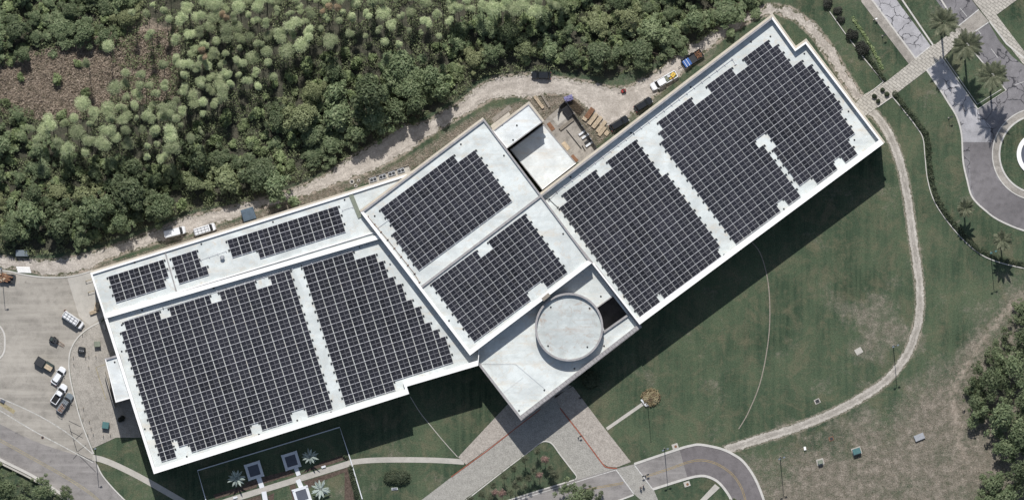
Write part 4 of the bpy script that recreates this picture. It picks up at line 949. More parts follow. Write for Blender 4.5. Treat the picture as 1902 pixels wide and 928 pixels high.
for a, b, lab in (((1052, 241), (1080, 276), "long dark pipe rail lying diagonally across the yard floor"), ((1081, 270), (1087, 280), "short dark pipe lying near the bottom of the yard")):
    t = thing("steel_pipe", lab, "pipe", W(*a)); mb = MB(); p, q = W(*a, .3), W(*b, .3); mb.tube(p, q, .09); mb.build("pipe_body", M['dark'], t, world_co=True)
    for k in (.1, .9): mb = MB(); c = Vector(p).lerp(Vector(q), k); mb.box(c.x, c.y, 0.05, .25, .3, .3); mb.build("support", M['wood2'], t, world_co=True)
t = thing("tarpaulin", "crumpled purple-blue tarp over the yard fence's top corner", "tarp", W(1056, 183), R(20))
mb = MB(); g = 9
vs = [(-1.1 + 2.2 * i / g, -.7 + 1.4 * j / g, 2.1 + .25 * mnoise.noise(Vector((i * .6, j * .7, 2))) - .3 * abs(j - 4) / 4) for j in range(g + 1) for i in range(g + 1)]
mb.add(vs, [(j * (g + 1) + i, j * (g + 1) + i + 1, (j + 1) * (g + 1) + i + 1, (j + 1) * (g + 1) + i) for j in range(g) for i in range(g)]); mb.build("tarp_sheet", mat("violet_tarp", (.18, .17, .30), .7), t)
t = thing("machine", "small red machine standing on gravel near the loaded pickup", "machine", W(1158, 169), R(20))
mb = MB(); mb.box(0, 0, .25, .8, 1.3, .8, 0, 0, .8); mb.build("housing", M['red'], t); mb = MB(); mb.box(.2, 0, .8, 1.0, .5, .5); mb.build("engine", M['dark'], t)
for s in (-1, 1): mb = MB(); mb.tube((0, s * .42, .3), (0, s * .56, .3), .3, n=12); mb.build("wheel", M['black'], t)
mb = MB(); mb.box(-1.1, 0, .3, .38, 1.0, .08); mb.build("handle", M['dark'], t)

# containers, sheds, cabinets
def cabinet(name, label, cat, px, py, ang, sx, sy, h, m, lidm=None, pad=None, group=None, doors=True):
    t = thing(name, label, cat, W(px, py), R(ang), group); z = 0
    if pad: mb = MB(); mb.box(0, 0, 0, .14, sx + pad, sy + pad); mb.build("pad", M['conc'], t); z = .14
    mb = MB(); mb.box(0, 0, z, h, sx, sy); mb.build("cabinet_body", M[m], t)
    mb = MB(); mb.box(0, 0, h, h + .08, sx + .08, sy + .08, 0, 0, .93); mb.build("lid", M[lidm or m], t)
    if doors:
        for s in (-1, 1): mb = MB(); mb.box(s * sx * .24, -sy / 2 - .02, z + .1, h - .1, sx * .44, .04); o = mb.build("door", M[m], t); mb = MB(); mb.box(s * .08, -sy / 2 - .06, h * .5, h * .5 + .2, .04, .05); mb.build("handle", M['metal'], o)
    return t
cabinet("storage_container", "dark green dumpster-like container, closed black top, west lot", "container", 75, 672, -32, 2.3, 2.1, 1.7, 'darkgreen', 'dark')
cabinet("storage_container", "dark green container half covered by a beige board, west lot", "container", 91, 680, -32, 2.1, 1.9, 1.6, 'darkgreen', 'darkgreen')
t = thing("cover_board", "beige board lying on the right-hand green container", "board", (*W(90.5, 682)[:2], 1.69), R(-32)); mb = MB(); mb.box(0, 0, 0, .05, 1.9, 1.15); mb.build("board_sheet", M['wood'], t)
t = thing("towable_machine", "black towable machine with a long drawbar on the west lot", "machine", W(100, 631), R(-25))
mb = MB(); mb.box(0, 0, .5, 1.5, 2.2, 1.3, 0, 0, .85); mb.build("housing", M['dark'], t)
mb = MB(); mb.tube((.2, .2, 1.5), (.2, .2, 2.1), .12); mb.box(-.5, 0, 1.5, 1.7, .6, .8); mb.build("engine_top", M['darkgreen'], t)
for s in (-1, 1):
    mb = MB(); mb.tube((0, s * .65, .35), (0, s * .85, .35), .35, n=14); mb.build("wheel", M['black'], t)
    mb = MB(); mb.tube((1.1, s * .35, .45), (3.0, s * .22 - .25, .35), .06); mb.build("drawbar", M['rust'], t)
t = thing("compressor_unit", "black rounded equipment box with silver tanks on the gravel pad", "equipment", W(152, 650), R(-10))
mb = MB(); loft(mb, [(.1, plan(-.9, .9, .85, .3)), (1.2, plan(-.9, .9, .85, .35)), (1.5, plan(-.6, .6, .6, .3))]); mb.build("housing", M['dark'], t)
for q in (-.4, .1, .5): mb = MB(); mb.dome((q, -.1, 1.45), .16, .16, .14, 10, 4); mb.build("cap", M['metal'], t)
cabinet("transformer_box", "pale green transformer box on the gravel pad nearest the building", "transformer", 181, 638.5, 4, 1.5, 1.3, 1.4, 'palegreen')
cabinet("transformer_box", "dark teal transformer box by the lawn at the gravel pad's south end", "transformer", 196.5, 789, -8, 1.6, 1.6, 1.4, 'darkgreen', 'teal')
cabinet("electric_cabinet", "small cream cabinet against the west wall", "cabinet", 194, 607, -70, 1.3, .5, 1.2, 'conc', doors=False)
cabinet("storage_shed", "blue-grey shed wedged between trees and the west strip roof", "shed", 462, 398, 17, 3.2, 3.0, 2.6, 'bluegrey', 'bluegrey')
cabinet("storage_container", "pale blue-grey box half under trees at the left of the sand track", "container", 42, 470, 0, 3.2, 1.5, 1.4, 'greypaint')
for i, (y, lab) in enumerate(((497, "upper white corrugated sheet on the grass by the left kerb"), (501, "middle white corrugated sheet of the three by the left kerb"), (504.5, "lowest white corrugated sheet of the three by the left kerb"))):
    t = thing("corrugated_sheet", lab, "metal sheet", W(43 + i * 1.2, y), R(-2), "white corrugated sheets by the kerb"); mb = MB()
    for k in range(5): mb.box(0, -.19 + k * .1, .06, .11 + .03 * (k % 2), 3.4, .095)
    mb.build("sheet", M['cope'], t)
cabinet("transformer_box", "dark green transformer on a pale pad in the dry field", "transformer", 1591, 837, 18, 1.9, 1.4, 1.35, 'darkgreen', 'teal', pad=.5)
cabinet("transformer_box", "small pale-topped green box on a concrete pad in the dry field", "transformer", 1523.5, 857, 15, 1.15, .9, 1.2, 'darkgreen', 'palegreen', pad=.7)
cabinet("marker_box", "tiny white box in the dry grass left of the green boxes", "utility box", 1495, 832, 10, .5, .8, .35, 'cope', doors=False)
cabinet("utility_box", "low white rectangular box on the dry field's right side", "utility box", 1707.5, 811, 22, 2.5, 1.5, .5, 'conc', 'metal', doors=False)
def pit(name, label, px, py, a, s_, rim=True, m='dark'):
    t = thing(name, label, "drain" if m == 'dark' else "slab", W(px, py), R(a)); mb = MB()
    mb.box(0, 0, 0, .1, s_ * 1.5, s_ * 1.25); mb.build("frame", M['conc'] if rim else M['rust'], t)
    mb = MB(); mb.box(.02, -.02, .1, .13, s_, s_ * .9); mb.build("cover", M[m], t)
pit("storm_drain", "dark square drain with a pale rim on the lawn above the gravel path", 1518, 744.5, 25, .95)
pit("storm_drain", "dark square drain without a pale rim in the dry field below the gravel path", 1544, 814, 20, .8, False)
pit("concrete_slab", "pale square concrete slab alone on the big east lawn", 1595, 651.5, 30, 1.2, True, 'conc')
# AC condensers on their pad behind the strip roof
t = thing("equipment_pad", "long pale concrete pad carrying four condensers behind the west strip", "pad", W(722, 325), R(17.3))
mb = MB(); mb.prism(wp([(683, 331), (759, 306), (763.5, 318), (686.5, 342)]), 0, .25); mb.build("slab", M['conc'], t, world_co=True)
mb = MB(); ribbon(mb, [(686, 342), (683, 331), (759, 306), (763, 317)], 1.2, .25, .7); mb.build("pad_curb", M['wood2'], t, world_co=True)
for i, (px, py, lab) in enumerate(((693.5, 333.5, "leftmost of the four"), (711, 328, "second from left of the four"), (728, 322.5, "third from left of the four"), (745, 317, "rightmost of the four"))):
    t = thing("condenser_unit", f"grey twin-fan air condenser, {lab} behind the west strip roof", "air conditioner", (*W(px, py)[:2], .25), R(17.3), "air condensers on the pad")
    mb = MB(); mb.box(0, 0, 0, 1.2, 1.7, 1.1); mb.build("housing", M['metal'], t)
    for s in (-1, 1): mb = MB(); mb.tube((s * .42, 0, 1.2), (s * .42, 0, 1.28), .36, n=16); mb.build("fan_guard", M['dark'], t)
for px, py, r, lab in ((653.7, 337.4, .62, "largest of three round concrete well covers with a dark lid"), (666, 335, .42, "small round well cover, right of the largest"), (661, 345, .45, "round well cover nearest the strip wall")):
    t = thing("well_cover", lab, "well cover", W(px, py), 0, "round well covers behind the west strip"); mb = MB(); mb.tube((0, 0, 0), (0, 0, .25), r, n=24); mb.build("ring", M['conc'], t); mb = MB(); mb.tube((0, 0, .25), (0, 0, .3), r * .55, n=20); mb.build("lid", M['dark'], t)
for px, py, lab in ((79, 812, "round dark manhole cover in the west road lane"), (158, 788, "round dark manhole cover at the kerb by the bollards"), (121, 577, "small round cover near the middle of the west lot")):
    t = thing("manhole_cover", lab, "manhole cover", W(px, py)); mb = MB(); mb.tube((0, 0, 0), (0, 0, .04), .36, n=20); mb.build("rim", M['rust'], t); mb = MB(); mb.tube((0, 0, .04), (0, 0, .05), .28, n=20); mb.build("lid", M['dark'], t)
for px, py, lab in ((159, 662, "0"), (165, 660, "0"), (165, 680, "0"), (178, 660, "0"), (136, 662, "0"), (137, 675, "0"), (154, 776, "0"), (166, 781, "0"), (169, 793, "0"), (173, 804, "0"), (163, 805, "0"), (192, 808, "0"), (205, 806, "0"), (146, 758, "0"), (155, 757, "0"), (153, 620, "0")):
    t = thing("bollard", "thin dark bollard standing on the gravel pad west of the building", "bollard", W(px, py), 0, "bollards on the gravel pad")
    mb = MB(); mb.tube((0, 0, 0), (0, 0, 1.1), .075, n=8); mb.build("post", M['rust'], t); mb = MB(); mb.dome((0, 0, 1.1), .085, .085, .07, 8, 3); mb.build("cap", M['fadedyellow'], t)
# screen wall by the annex
t = thing("screen_wall", "thin pale screen wall standing beside the small annex roof", "wall", W(190, 700)); mb = MB(); ribbon(mb, [(195, 690), (214, 757)], 1.4, 0, 3.2); mb.build("wall_body", M['wall'], t, world_co=True)
kerb("edging", [[(196, 676), (178, 682), (197, 742)]], M['fadedyellow'], 1.2, .12)
t = thing("small_tree", "dark bare shrub in the annex shadow", "tree", W(227, 779)); SHADED = t
# gate arms at strip corner
for px, py, a, L_, lab in ((166, 520, 17, 1.8, "upper yellowish gate arm at the strip's west wall"), (170, 541, 17, 1.7, "lower yellowish gate arm at the strip's west wall")):
    t = thing("gate_arm", lab, "barrier", W(px, py), R(a)); mb = MB(); mb.tube((-L_ / 2, 0, .9), (L_ / 2, 0, .9), .06); mb.build("arm", M['yellow'], t); mb = MB(); mb.box(-L_ / 2, 0, 0, .95, .14, .14); mb.build("post", M['dark'], t)
t = thing("barrier", "dark flat ramp plate beside the yellow road markings", "barrier", W(5, 745), R(-30)); mb = MB(); mb.box(0, 0, 0, .3, 1.2, .9, 0, 0, .8); mb.build("plate", M['slate'], t); mb = MB(); mb.box(0, -.3, .3, .36, 1.1, .1); mb.build("edge_strip", M['dark'], t)

# ------------------------------------------------------------------ lamp posts, flagpole, signs
def lamp(px, py, n, lab, heads=1, m='dark', r=.085, a=20, name="lamp_post", cat="lamp post"):
    h = zs(n); t = thing(name, lab, cat, W(px, py)); 
    mb = MB(); mb.tube((0, 0, 0), (0, 0, .5), .2, .16, 10); mb.build("base", M['conc'], t)
    mb = MB(); mb.tube((0, 0, .5), (0, 0, h - .1), r * 1.25, r * .8, 8); mb.build("pole", M['dark'], t)
    for k in range(heads):
        b = R(a + 360 * k / max(heads, 1)); ca, sa = math.cos(b), math.sin(b)
        mb = MB(); mb.tube((0, 0, h - .15), (ca * .45, sa * .45, h - .05), .04, n=6); mb.build("arm", M['dark'], t)
        mb = MB(); mb.box(ca * .62, sa * .62, h - .12, h + .08, .62, .38, b, 0, .8); o = mb.build("lamp_head", M[m], t); mb = MB(); mb.box(ca * .62, sa * .62, h - .14, h - .12, .45, .25, b); mb.build("lens", M['lamp'], o)
lamp(1659, 641, 80, "tall thin lamp post on the lawn inside the gravel path's bend", 2, 'greypaint')
lamp(1234, 832, 77, "tall lamp post on the kerb by the curved road, near the white footing", 2, 'greypaint')
lamp(1449, 848, 77, "tall lamp post with pale heads in the dry field right of the curved road", 2, 'greypaint')
lamp(1840, 468, 76, "tall lamp post with teal twin heads below the lower palms", 2, 'teal')
lamp(3, 500, 77, "tall lamp post at the left kerb beside the flatbed trailer", 1, 'greypaint')
lamp(177, 832, 74, "tall lamp post at the corner where the west road meets the footpath", 1, 'greypaint')
lamp(1639, 67, 15, "short dark garden lamp on the lawn west of the pale road", 1, 'dark', .06); lamp(1623, 37, 8, "very short white-topped garden lamp near the top sidewalk", 1, 'cope', .06)
lamp(1762, 219, 17, "short dark garden lamp between the hedge and the roundabout road", 1, 'dark', .06); lamp(1074, 811, 8, "short black ring-topped lamp on the paved forecourt", 1, 'dark', .07); lamp(1199, 882, 8, "short black lamp at the crosswalk's right line", 2, 'dark', .09)
lamp(1074, 740, 3, "small dark bollard lamp in the forecourt's shaded corner", 1, 'dark', .06)
h = zs(70); t = thing("flagpole", "slender dark flagpole rising from the slab at the flower bed", "flagpole", W(1203, 751))
mb = MB(); mb.tube((0, 0, 0), (0, 0, h), .09, .05, 8); mb.build("pole", M['dark'], t); mb = MB(); mb.dome((0, 0, h), .12, .12, .12, 8, 4, full=True); mb.build("finial", M['metal'], t)
t = thing("stone_bench", "pale T-shaped stone slab at the flower bed end of the path", "bench", W(1197, 747), R(37))
mb = MB(); mb.box(0, 0, 0, .45, .8, 2.2, R(0)); mb.build("seat", M['plinth'], t); mb = MB(); mb.box(.9, 0, 0, .2, 1.1, .7); mb.build("step", M['conc'], t)
t = thing("marker_stone", "small pale plaque stone just below the kidney-shaped bush", "plaque", W(733, 907), R(5)); mb = MB(); mb.box(0, 0, 0, .3, 1.6, .6, 0, 0, .9); mb.build("stone", M['plinth'], t); mb = MB(); mb.box(0, 0, .3, .33, 1.2, .4); mb.build("plate", M['slate'], t)
for px, py, lab in ((437, 923, "pale bench on the garden walk near the bottom edge"), (601, 866, "pale bench at the garden walk beside the right palm")):
    t = thing("garden_bench", lab, "bench", W(px, py), R(17)); mb = MB(); mb.box(0, 0, .35, .45, 1.1, .5); mb.build("seat", M['plinth'], t)
    for s in (-1, 1): mb = MB(); mb.box(s * .4, 0, 0, .35, .14, .4); mb.build("leg", M['plinth'], t)

# ------------------------------------------------------------------ people
def person(label, px, py, ang, top, hat=None, stride=.25):
    t = thing("person", label, "person", W(px, py, 0), R(ang))
    V = [(0, 0, .95), (0, 0, 1.2), (0, 0, 1.42), (.02, 0, 1.53), (.03, 0, 1.64), (.03, 0, 1.74),
         (0, .1, .9), (stride * .5, .11, .5), (stride * .35, .11, .09), (stride * .35 + .16, .11, .04), (0, -.1, .9), (0, -.11, .5), (-stride * .8, -.11, .09), (-stride * .8 + .16, -.11, .04),
         (0, .2, 1.38), (-.05, .26, 1.12), (.1, .27, .92), (.16, .27, .84), (0, -.2, 1.38), (.05, -.27, 1.12), (.2, -.27, .95), (.27, -.26, .88)]
    E = [(0, 1), (1, 2), (2, 3), (3, 4), (4, 5), (0, 6), (6, 7), (7, 8), (8, 9), (0, 10), (10, 11), (11, 12), (12, 13), (2, 14), (14, 15), (15, 16), (16, 17), (2, 18), (18, 19), (19, 20), (20, 21)]
    rad = [.15, .14, .16, .06, .10, .09, .09, .065, .045, .04, .09, .065, .045, .04, .065, .05, .035, .035, .065, .05, .035, .035]
    me = bpy.data.meshes.new("body"); me.from_pydata(V, E, []); o = bpy.data.objects.new("body", me); COL.objects.link(o); o.parent = t; me.materials.append(M['skin'])
    o.modifiers.new("skin", 'SKIN').use_smooth_shade = True
    for i, r in enumerate(rad): me.skin_vertices[0].data[i].radius = (r, r)
    me.skin_vertices[0].data[0].use_root = True
    o.modifiers.new("sub", 'SUBSURF').levels = 1
    def garment(nm, idx, grow, m):
        mp = {j: k for k, j in enumerate(idx)}; me = bpy.data.meshes.new(nm); me.from_pydata([V[j] for j in idx], [(mp[a], mp[b]) for a, b in E if a in mp and b in mp], [])
        g = bpy.data.objects.new(nm, me); COL.objects.link(g); g.parent = t; me.materials.append(M[m]); g.modifiers.new("skin", 'SKIN').use_smooth_shade = True
        for k, j in enumerate(idx): me.skin_vertices[0].data[k].radius = (rad[j] + grow,) * 2
        me.skin_vertices[0].data[0].use_root = True; g.modifiers.new("sub", 'SUBSURF').levels = 1
    garment("shirt", [0, 1, 2, 14, 15, 18, 19], .02, top); garment("trousers", [0, 6, 7, 8, 10, 11, 12], .018, 'navy')
    mb = MB(); mb.dome((.02, 0, 1.70), .115, .105, .12, 12, 5); mb.build("helmet" if hat else "hair", M[hat or 'dark'], t, smooth=True)
    mb = MB(); mb.tube((.12, 0, 1.67), (.155, 0, 1.65), .018, .01, 6)
    for s in (-1, 1): mb.dome((.115, s * .04, 1.69), .015, .015, .015, 6, 3)
    mb.build("face", M['skin'], t)
person("worker in a yellow-green vest and pale helmet standing beside the loaded pickup", 1226, 127, -60, 'vest', 'cope')
person("person in dark clothes walking on the crosswalk, left of the pair", 1190, 905, 70, 'navy'); person("person in pale shirt walking on the crosswalk, right of the pair", 1195, 901, 70, 'plinth')

# ------------------------------------------------------------------ vegetation
def leafmesh(name, lobes, n, size, m, seed, flat_=.35, sy=.55, inner=.55, tri=False):
    """lobes: (x,y,z,rx,rz). leaf clumps scattered through each lobe's outer volume"""
    g = np.random.default_rng(seed); tot = sum(l[3] ** 2 for l in lobes); VS = []; 
    for (x, y, z, rx, rz) in lobes:
        k = max(6, int(n * rx * rx / tot)); d = g.normal(size=(k, 3)); d /= np.linalg.norm(d, axis=1)[:, None]; d[:, 2] = np.where(d[:, 2] < -.3, -d[:, 2], d[:, 2])
        rad = inner + (1 - inner) * g.random(k) ** .5; rad *= 1 + g.normal(size=k) * .07
        C = np.stack([x + d[:, 0] * rx * rad, y + d[:, 1] * rx * rad, z + d[:, 2] * rz * rad], 1)
        nr = d + g.normal(size=(k, 3)) * .6; nr[:, 2] += flat_; nr /= np.linalg.norm(nr, axis=1)[:, None]
        a = g.normal(size=(k, 3)); a -= (a * nr).sum(1)[:, None] * nr; a /= np.linalg.norm(a, axis=1)[:, None]; b = np.cross(nr, a)
        s = size * (.6 + .8 * g.random(k))[:, None]
        q = np.stack([C - a * s, C - b * s * sy + a * s * .1, C + a * s, C + b * s * sy + a * s * .1], 1); VS.append(q.reshape(-1, 3))
    V = np.concatenate(VS); nq = len(V) // 4; me = bpy.data.meshes.new(name)
    me.vertices.add(len(V)); me.vertices.foreach_set("co", V.astype(np.float32).ravel()); me.loops.add(nq * 4); me.loops.foreach_set("vertex_index", np.arange(nq * 4, dtype=np.int32))
    me.polygons.add(nq); me.polygons.foreach_set("loop_start", np.arange(0, nq * 4, 4, dtype=np.int32)); me.polygons.foreach_set("loop_total", np.full(nq, 4, dtype=np.int32))
    me.materials.append(m); me.update(calc_edges=True); return me
def trunkmesh(name, h, r, limbs, m, seed):
    g = random.Random(seed); mb = MB(); p = Vector((0, 0, -.1)); 
    for k in range(4):
        q = Vector((g.uniform(-.15, .15) * k, g.uniform(-.15, .15) * k, h * (k + 1) / 4)); mb.tube(p, q, r * (1 - k * .18), r * (1 - (k + 1) * .18), 8, caps=False); p = q
    for (x, y, z) in limbs: mb.tube((0, 0, h * g.uniform(.45, .8)), (x, y, z), r * .45, r * .12, 6, caps=False)
    me = bpy.data.meshes.new(name); me.from_pydata(mb.v, [], mb.f); me.materials.append(m); return me
# a broad crown: unit radius 1 horizontally, height ~2.2 units; scaled per tree
def broadproto(seed, n=3000, m='broad', leaf=.075, nl=24):
    g = random.Random(seed); lobes = [(0, 0, 1.55, .55, .45)]
    for i in range(nl):
        a = 2 * math.pi * (i * .618) + g.uniform(-.5, .5); d = g.uniform(.1, 1.15) * (1 + .25 * math.cos(a + seed)); r = g.uniform(.10, .32)
        lobes.append((d * math.cos(a) * g.uniform(.8, 1.1), d * math.sin(a) * g.uniform(.8, 1.1), 1.45 - d * d * .6 + g.uniform(-.3, .28), r, r * g.uniform(.6, 1.0)))
    return (leafmesh("crown", lobes, n, leaf, M[m], seed, .2, .42, .2), trunkmesh("trunk", 1.2, .07, [(l[0] * .8, l[1] * .8, l[2]) for l in lobes[1:7]], M['bark'], seed))
PB = [broadproto(10 + i, 2600 + 300 * i, 'broad', [.06, .085, .07, .1, .065, .08, .055][i], [24, 30, 16, 34, 20, 28, 38][i]) for i in range(7)]; PO = [broadproto(40 + i, 3400, 'oak', .062, 26) for i in range(4)]
def pineproto(seed, m='pine'):
    g = random.Random(seed); k = [1, 2, 3, 5, 4, 6][seed % 6]; lobes = []
    for i in range(k):
        a = g.uniform(0, 6.28); d = 0 if k == 1 else g.uniform(.25, .62); lobes.append((d * math.cos(a), d * math.sin(a), 7.4 + g.uniform(-.5, .35), .95 if k == 1 else g.uniform(.42, .68), (.8 if k == 1 else g.uniform(.4, .6))))
    lobes.append((0, 0, 6.6, .55, .6))
    return (leafmesh("crown", lobes, 1900, .12, M[m], seed, .8, .13, .12), trunkmesh("trunk", 7.2, .075, [(l[0], l[1], l[2]) for l in lobes[:4]], M['bark'], seed))
PP = [pineproto(60 + i) for i in range(8)]; PD = [pineproto(73, 'drypine'), pineproto(74, 'drypine')]
def shrubproto(seed, m='shrub', n=700, leaf=.13):
    g = random.Random(seed); lobes = [(g.uniform(-.5, .5), g.uniform(-.5, .5), g.uniform(.3, .7), g.uniform(.35, .6), g.uniform(.3, .5)) for _ in range(6)]
    return (leafmesh("foliage", lobes, n, leaf, M[m], seed), trunkmesh("stem", .6, .04, [(l[0], l[1], l[2]) for l in lobes[:4]], M['bark'], seed))
PS = [shrubproto(90 + i) for i in range(6)]
def plant(proto, name, label, cat, px, py, sc, group=None, scz=None, rz=None, z=0.0, names=("crown", "trunk")):
    t = thing(name, label, cat, W(px, py, z), random.uniform(0, 6.28) if rz is None else rz, group); t.scale = (sc * random.uniform(.85, 1.15), sc * random.uniform(.85, 1.15), scz or sc)
    for me, nm in zip(proto, names):
        o = bpy.data.objects.new(nm, me); COL.objects.link(o); o.parent = t
    return t
def poisson(poly, r, excl=(), n=6000, jitter=0, seed=1, lim=999):
    g = random.Random(seed); xs = [p[0] for p in poly]; ys = [p[1] for p in poly]; out = []
    for _ in range(n):
        x, y = g.uniform(min(xs), max(xs)), g.uniform(min(ys), max(ys))
        if not pin(poly, x, y) or any(pin(e, x, y) for e in excl): continue
        rr_ = r(x, y) if callable(r) else r
        if all((x - a) ** 2 + (y - b) ** 2 > (rr_ * .5 + c * .5) ** 2 for a, b, c in out): out.append((x, y, rr_))
        if len(out) >= lim: break
    return out
random.seed(21)
PINE = [(262, -10), (840, -14), (838, 40), (815, 78), (770, 68), (740, 92), (700, 84), (660, 62), (620, 72), (560, 96), (520, 112), (500, 168), (478, 160), (440, 150), (400, 200), (378, 215), (365, 196), (345, 215), (338, 272), (300, 300), (250, 285), (215, 262), (160, 285), (120, 290), (62, 262), (58, 238), (110, 222), (160, 212), (210, 190), (240, 150), (300, 118), (300, 70), (262, 40)]
PINE2 = [(850, -14), (1040, -14), (1045, 10), (1000, 22), (930, 18), (880, 32), (850, 20)]
# isolated pines placed by hand: x, y, radius px
handp = [(205, 88, 13, 0), (166, 122, 12, 1), (238, 138, 11, 0), (268, 138, 13, 1), (251, 24, 9, 1), (276, 28, 9, 0), (288, 10, 7, 1), (282, 66, 11, 3), (310, 22, 12, 2), (318, 38, 8, 0), (330, 76, 11, 3), (158, 194, 16, 2), (182, 210, 17, 3), (218, 165, 15, 4), (375, 244, 8, 0), (118, 268, 16, 3), (130, 278, 14, 3), (170, 262, 15, 3), (358, 258, 10, 2), (320, 250, 19, 5), (305, 125, 14, 0), (308, 160, 12, 3), (481, 160, 12, 1), (612, 75, 19, 5), (562, 85, 16, 4), (716, 80, 9, 2), (652, 65, 10, 1), (680, 68, 9, 2), (725, 48, 15, 4), (795, 42, 15, 4), (812, 30, 10, 1), (760, 58, 9, 2), (782, 63, 7, 1)]
for x, y, r, k in handp[:9]:
    plant(PP[k % 8], "pine_tree", {0: "lone pale feathery pine at the upper right of the brown clearing", 1: "small lone green pine in the middle of the brown clearing", 2: "pale pine just right of the brown clearing, left of a rounder one", 3: "round green pine just right of the brown clearing's edge"}.get(handp.index((x, y, r, k)), "pale pine at the loose upper left fringe of the pine stand"), "pine tree", x, y, r * S, "pines at the clearing" if handp.index((x, y, r, k)) > 3 else None, 1.72 * random.uniform(.9, 1.08))
pts = poisson(PINE, lambda x, y: 19, n=14000, seed=5)
pts = [p for p in pts if all((p[0] - q[0]) ** 2 + (p[1] - q[1]) ** 2 > (q[2] * .8 + 9) ** 2 for q in handp)]
dry_at = [(425, 36), (415, 32), (378, 98), (384, 105), (615, 14), (603, 22), (631, 17)]
np_ = 0
for x, y, _ in pts:
    if (x < 320 and y < 62 and random.random() < .4) or (240 < x < 330 and 50 < y < 150 and random.random() < .75) : continue
    k = random.randrange(8); r = random.choice([9, 10, 11, 12, 13.5, 16.5])
    plant(PP[k], "pine_tree", "tall slender pine with pale green puffy crown in the dense pine stand", "pine tree", x, y, r * S, "pines of the dense stand", 1.7 * random.uniform(.72, 1.05)); np_ += 1
for x, y, r, k in handp[9:]:
    plant(PP[(k + int(x)) % 8], "pine_tree", "tall slender pine with pale green puffy crown in the dense pine stand", "pine tree", x, y, r * S, "pines of the dense stand", 1.75 * random.uniform(.9, 1.05)); np_ += 1
for x, y, _ in poisson(PINE2, 20, n=1500, seed=8): plant(PP[random.randrange(8)], "pine_tree", "pale green pine at the top edge of the photo, right of the main stand", "pine tree", x, y, random.uniform(10, 17) * S, "pines at the top edge", 1.65); np_ += 1
for i, (x, y) in enumerate(dry_at): plant(PD[i % 2], "dying_pine", ["browning orange-tan pine pair, upper one, in the upper left of the stand", "small browning pine touching a larger tan one in the upper left", "browning pine in the left middle of the stand", "tan pine touching the browning one in the left middle", "largest tan-brown pine near the top centre of the stand", "left brown pine near the top centre of the stand", "right brown pine near the top centre of the stand"][i], "dying pine", x, y, random.choice([9, 10]) * S, None, 1.8)
# broadleaf belt
GAP = [(380, 215), (480, 190), (520, 128), (600, 102), (700, 92), (790, 90), (850, 60), (870, 130), (800, 140), (740, 130), (680, 135), (620, 130), (545, 170), (500, 220), (470, 270), (400, 290), (340, 300), (345, 262)]
FOREST = [(-20, -20), (262, -20), (240, 25), (215, 70), (150, 60), (60, 98), (-20, 120)]
BELT = [(-20, 205), (30, 205), (58, 240), (62, 268), (160, 295), (300, 310), (345, 300), (470, 275), (545, 172), (620, 132), (680, 138), (740, 132), (800, 140), (870, 132), (845, 40), (900, 35), (1000, 30), (1060, -20), (1420, -20), (1385, 20), (1300, 62), (1215, 100), (1120, 125), (1010, 112), (930, 112), (880, 125), (835, 158), (770, 195), (700, 228), (640, 262), (585, 290), (530, 325), (470, 350), (400, 365), (345, 372), (330, 390), (215, 425), (130, 448), (-20, 440)]
big = [(700, 222, 34), (735, 205, 30), (665, 250, 28), (820, 172, 26), (770, 195, 26), (745, 122, 42), (800, 142, 30), (690, 175, 46), (625, 215, 44), (560, 220, 38), (580, 250, 34), (760, 165, 36), (1112, 98, 40), (1190, 92, 36), (1245, 68, 30), (1290, 36, 34), (1350, 22, 38), (480, 322, 46), (510, 345, 32), (245, 355, 42), (300, 388, 34), (420, 335, 36), (360, 340, 26), (180, 390, 36), (110, 420, 34), (60, 400, 36), (20, 430, 34), (150, 440, 24), (225, 412, 28), (880, 110, 30), (915, 100, 24), (1020, 95, 24), (975, 90, 26), (1060, 100, 26), (850, 80, 20)]
sec = poisson(BELT, 36, n=7000, seed=3) + poisson(FOREST, 36, n=1500, seed=4)
sec = [p for p in sec if (640 < p[0] < 850 and p[1] > 150 or sdf(SAND, np.array([p[0]]), np.array([p[1]]))[0] > 20) and (p[0] - 1005) ** 2 + (p[1] - 140) ** 2 > 48 ** 2 and all((p[0] - q[0]) ** 2 + (p[1] - q[1]) ** 2 > (q[2] * .75 + 10) ** 2 for q in big)]
def blab(x, y):
    if x < 300 and y < 140: return "leafy green tree in the dense wood at the upper left corner", "trees in the upper left wood"
    if y > 250 and x < 600: return "leafy green tree in the belt above the sand track on the left", "trees in the left belt"
    if x < 880: return "leafy green tree between the dark gap and the sand track", "trees in the middle belt"
    return "leafy green tree in the belt above the clearing on the right", "trees in the right belt"
nb = 0
for x, y, r in big:
    l, g_ = blab(x, y); tall = 1.45 if 640 < x < 850 and y > 160 else (.75 if x > 950 else 1.0); plant(PB[random.randrange(7)], "broadleaf_tree", "big spreading " + l, "tree", x, y, r * S, "large " + g_, r * S * random.uniform(.6, 1.1) * tall); nb += 1
for x, y, _ in sec:
    l, g_ = blab(x, y); r = random.uniform(17, 33); plant(PB[random.randrange(7)], "broadleaf_tree", "medium " + l, "tree", x, y, r * S, "medium " + g_, r * S * random.uniform(.45, 1.15)); nb += 1
ALLF = BELT; sh = [p for p in poisson(BELT, 22, n=9000, seed=13) if sdf(SAND, np.array([p[0]]), np.array([p[1]]))[0] > 8][:205] + poisson(FOREST, 24, n=1800, seed=14)[:55] + poisson(GAP, 30, n=1500, seed=15)[:30] + poisson(Z_BRUSH, 45, n=300, seed=16)[:8]
for x, y, _ in sh:
    r = random.uniform(9, 17); plant(PS[random.randrange(6)], "shrub", "rounded green shrub filling the wood north of the building", "shrub", x, y, r * S, "shrubs in the wood", r * S * random.uniform(.8, 1.5), names=("foliage", "stem"))
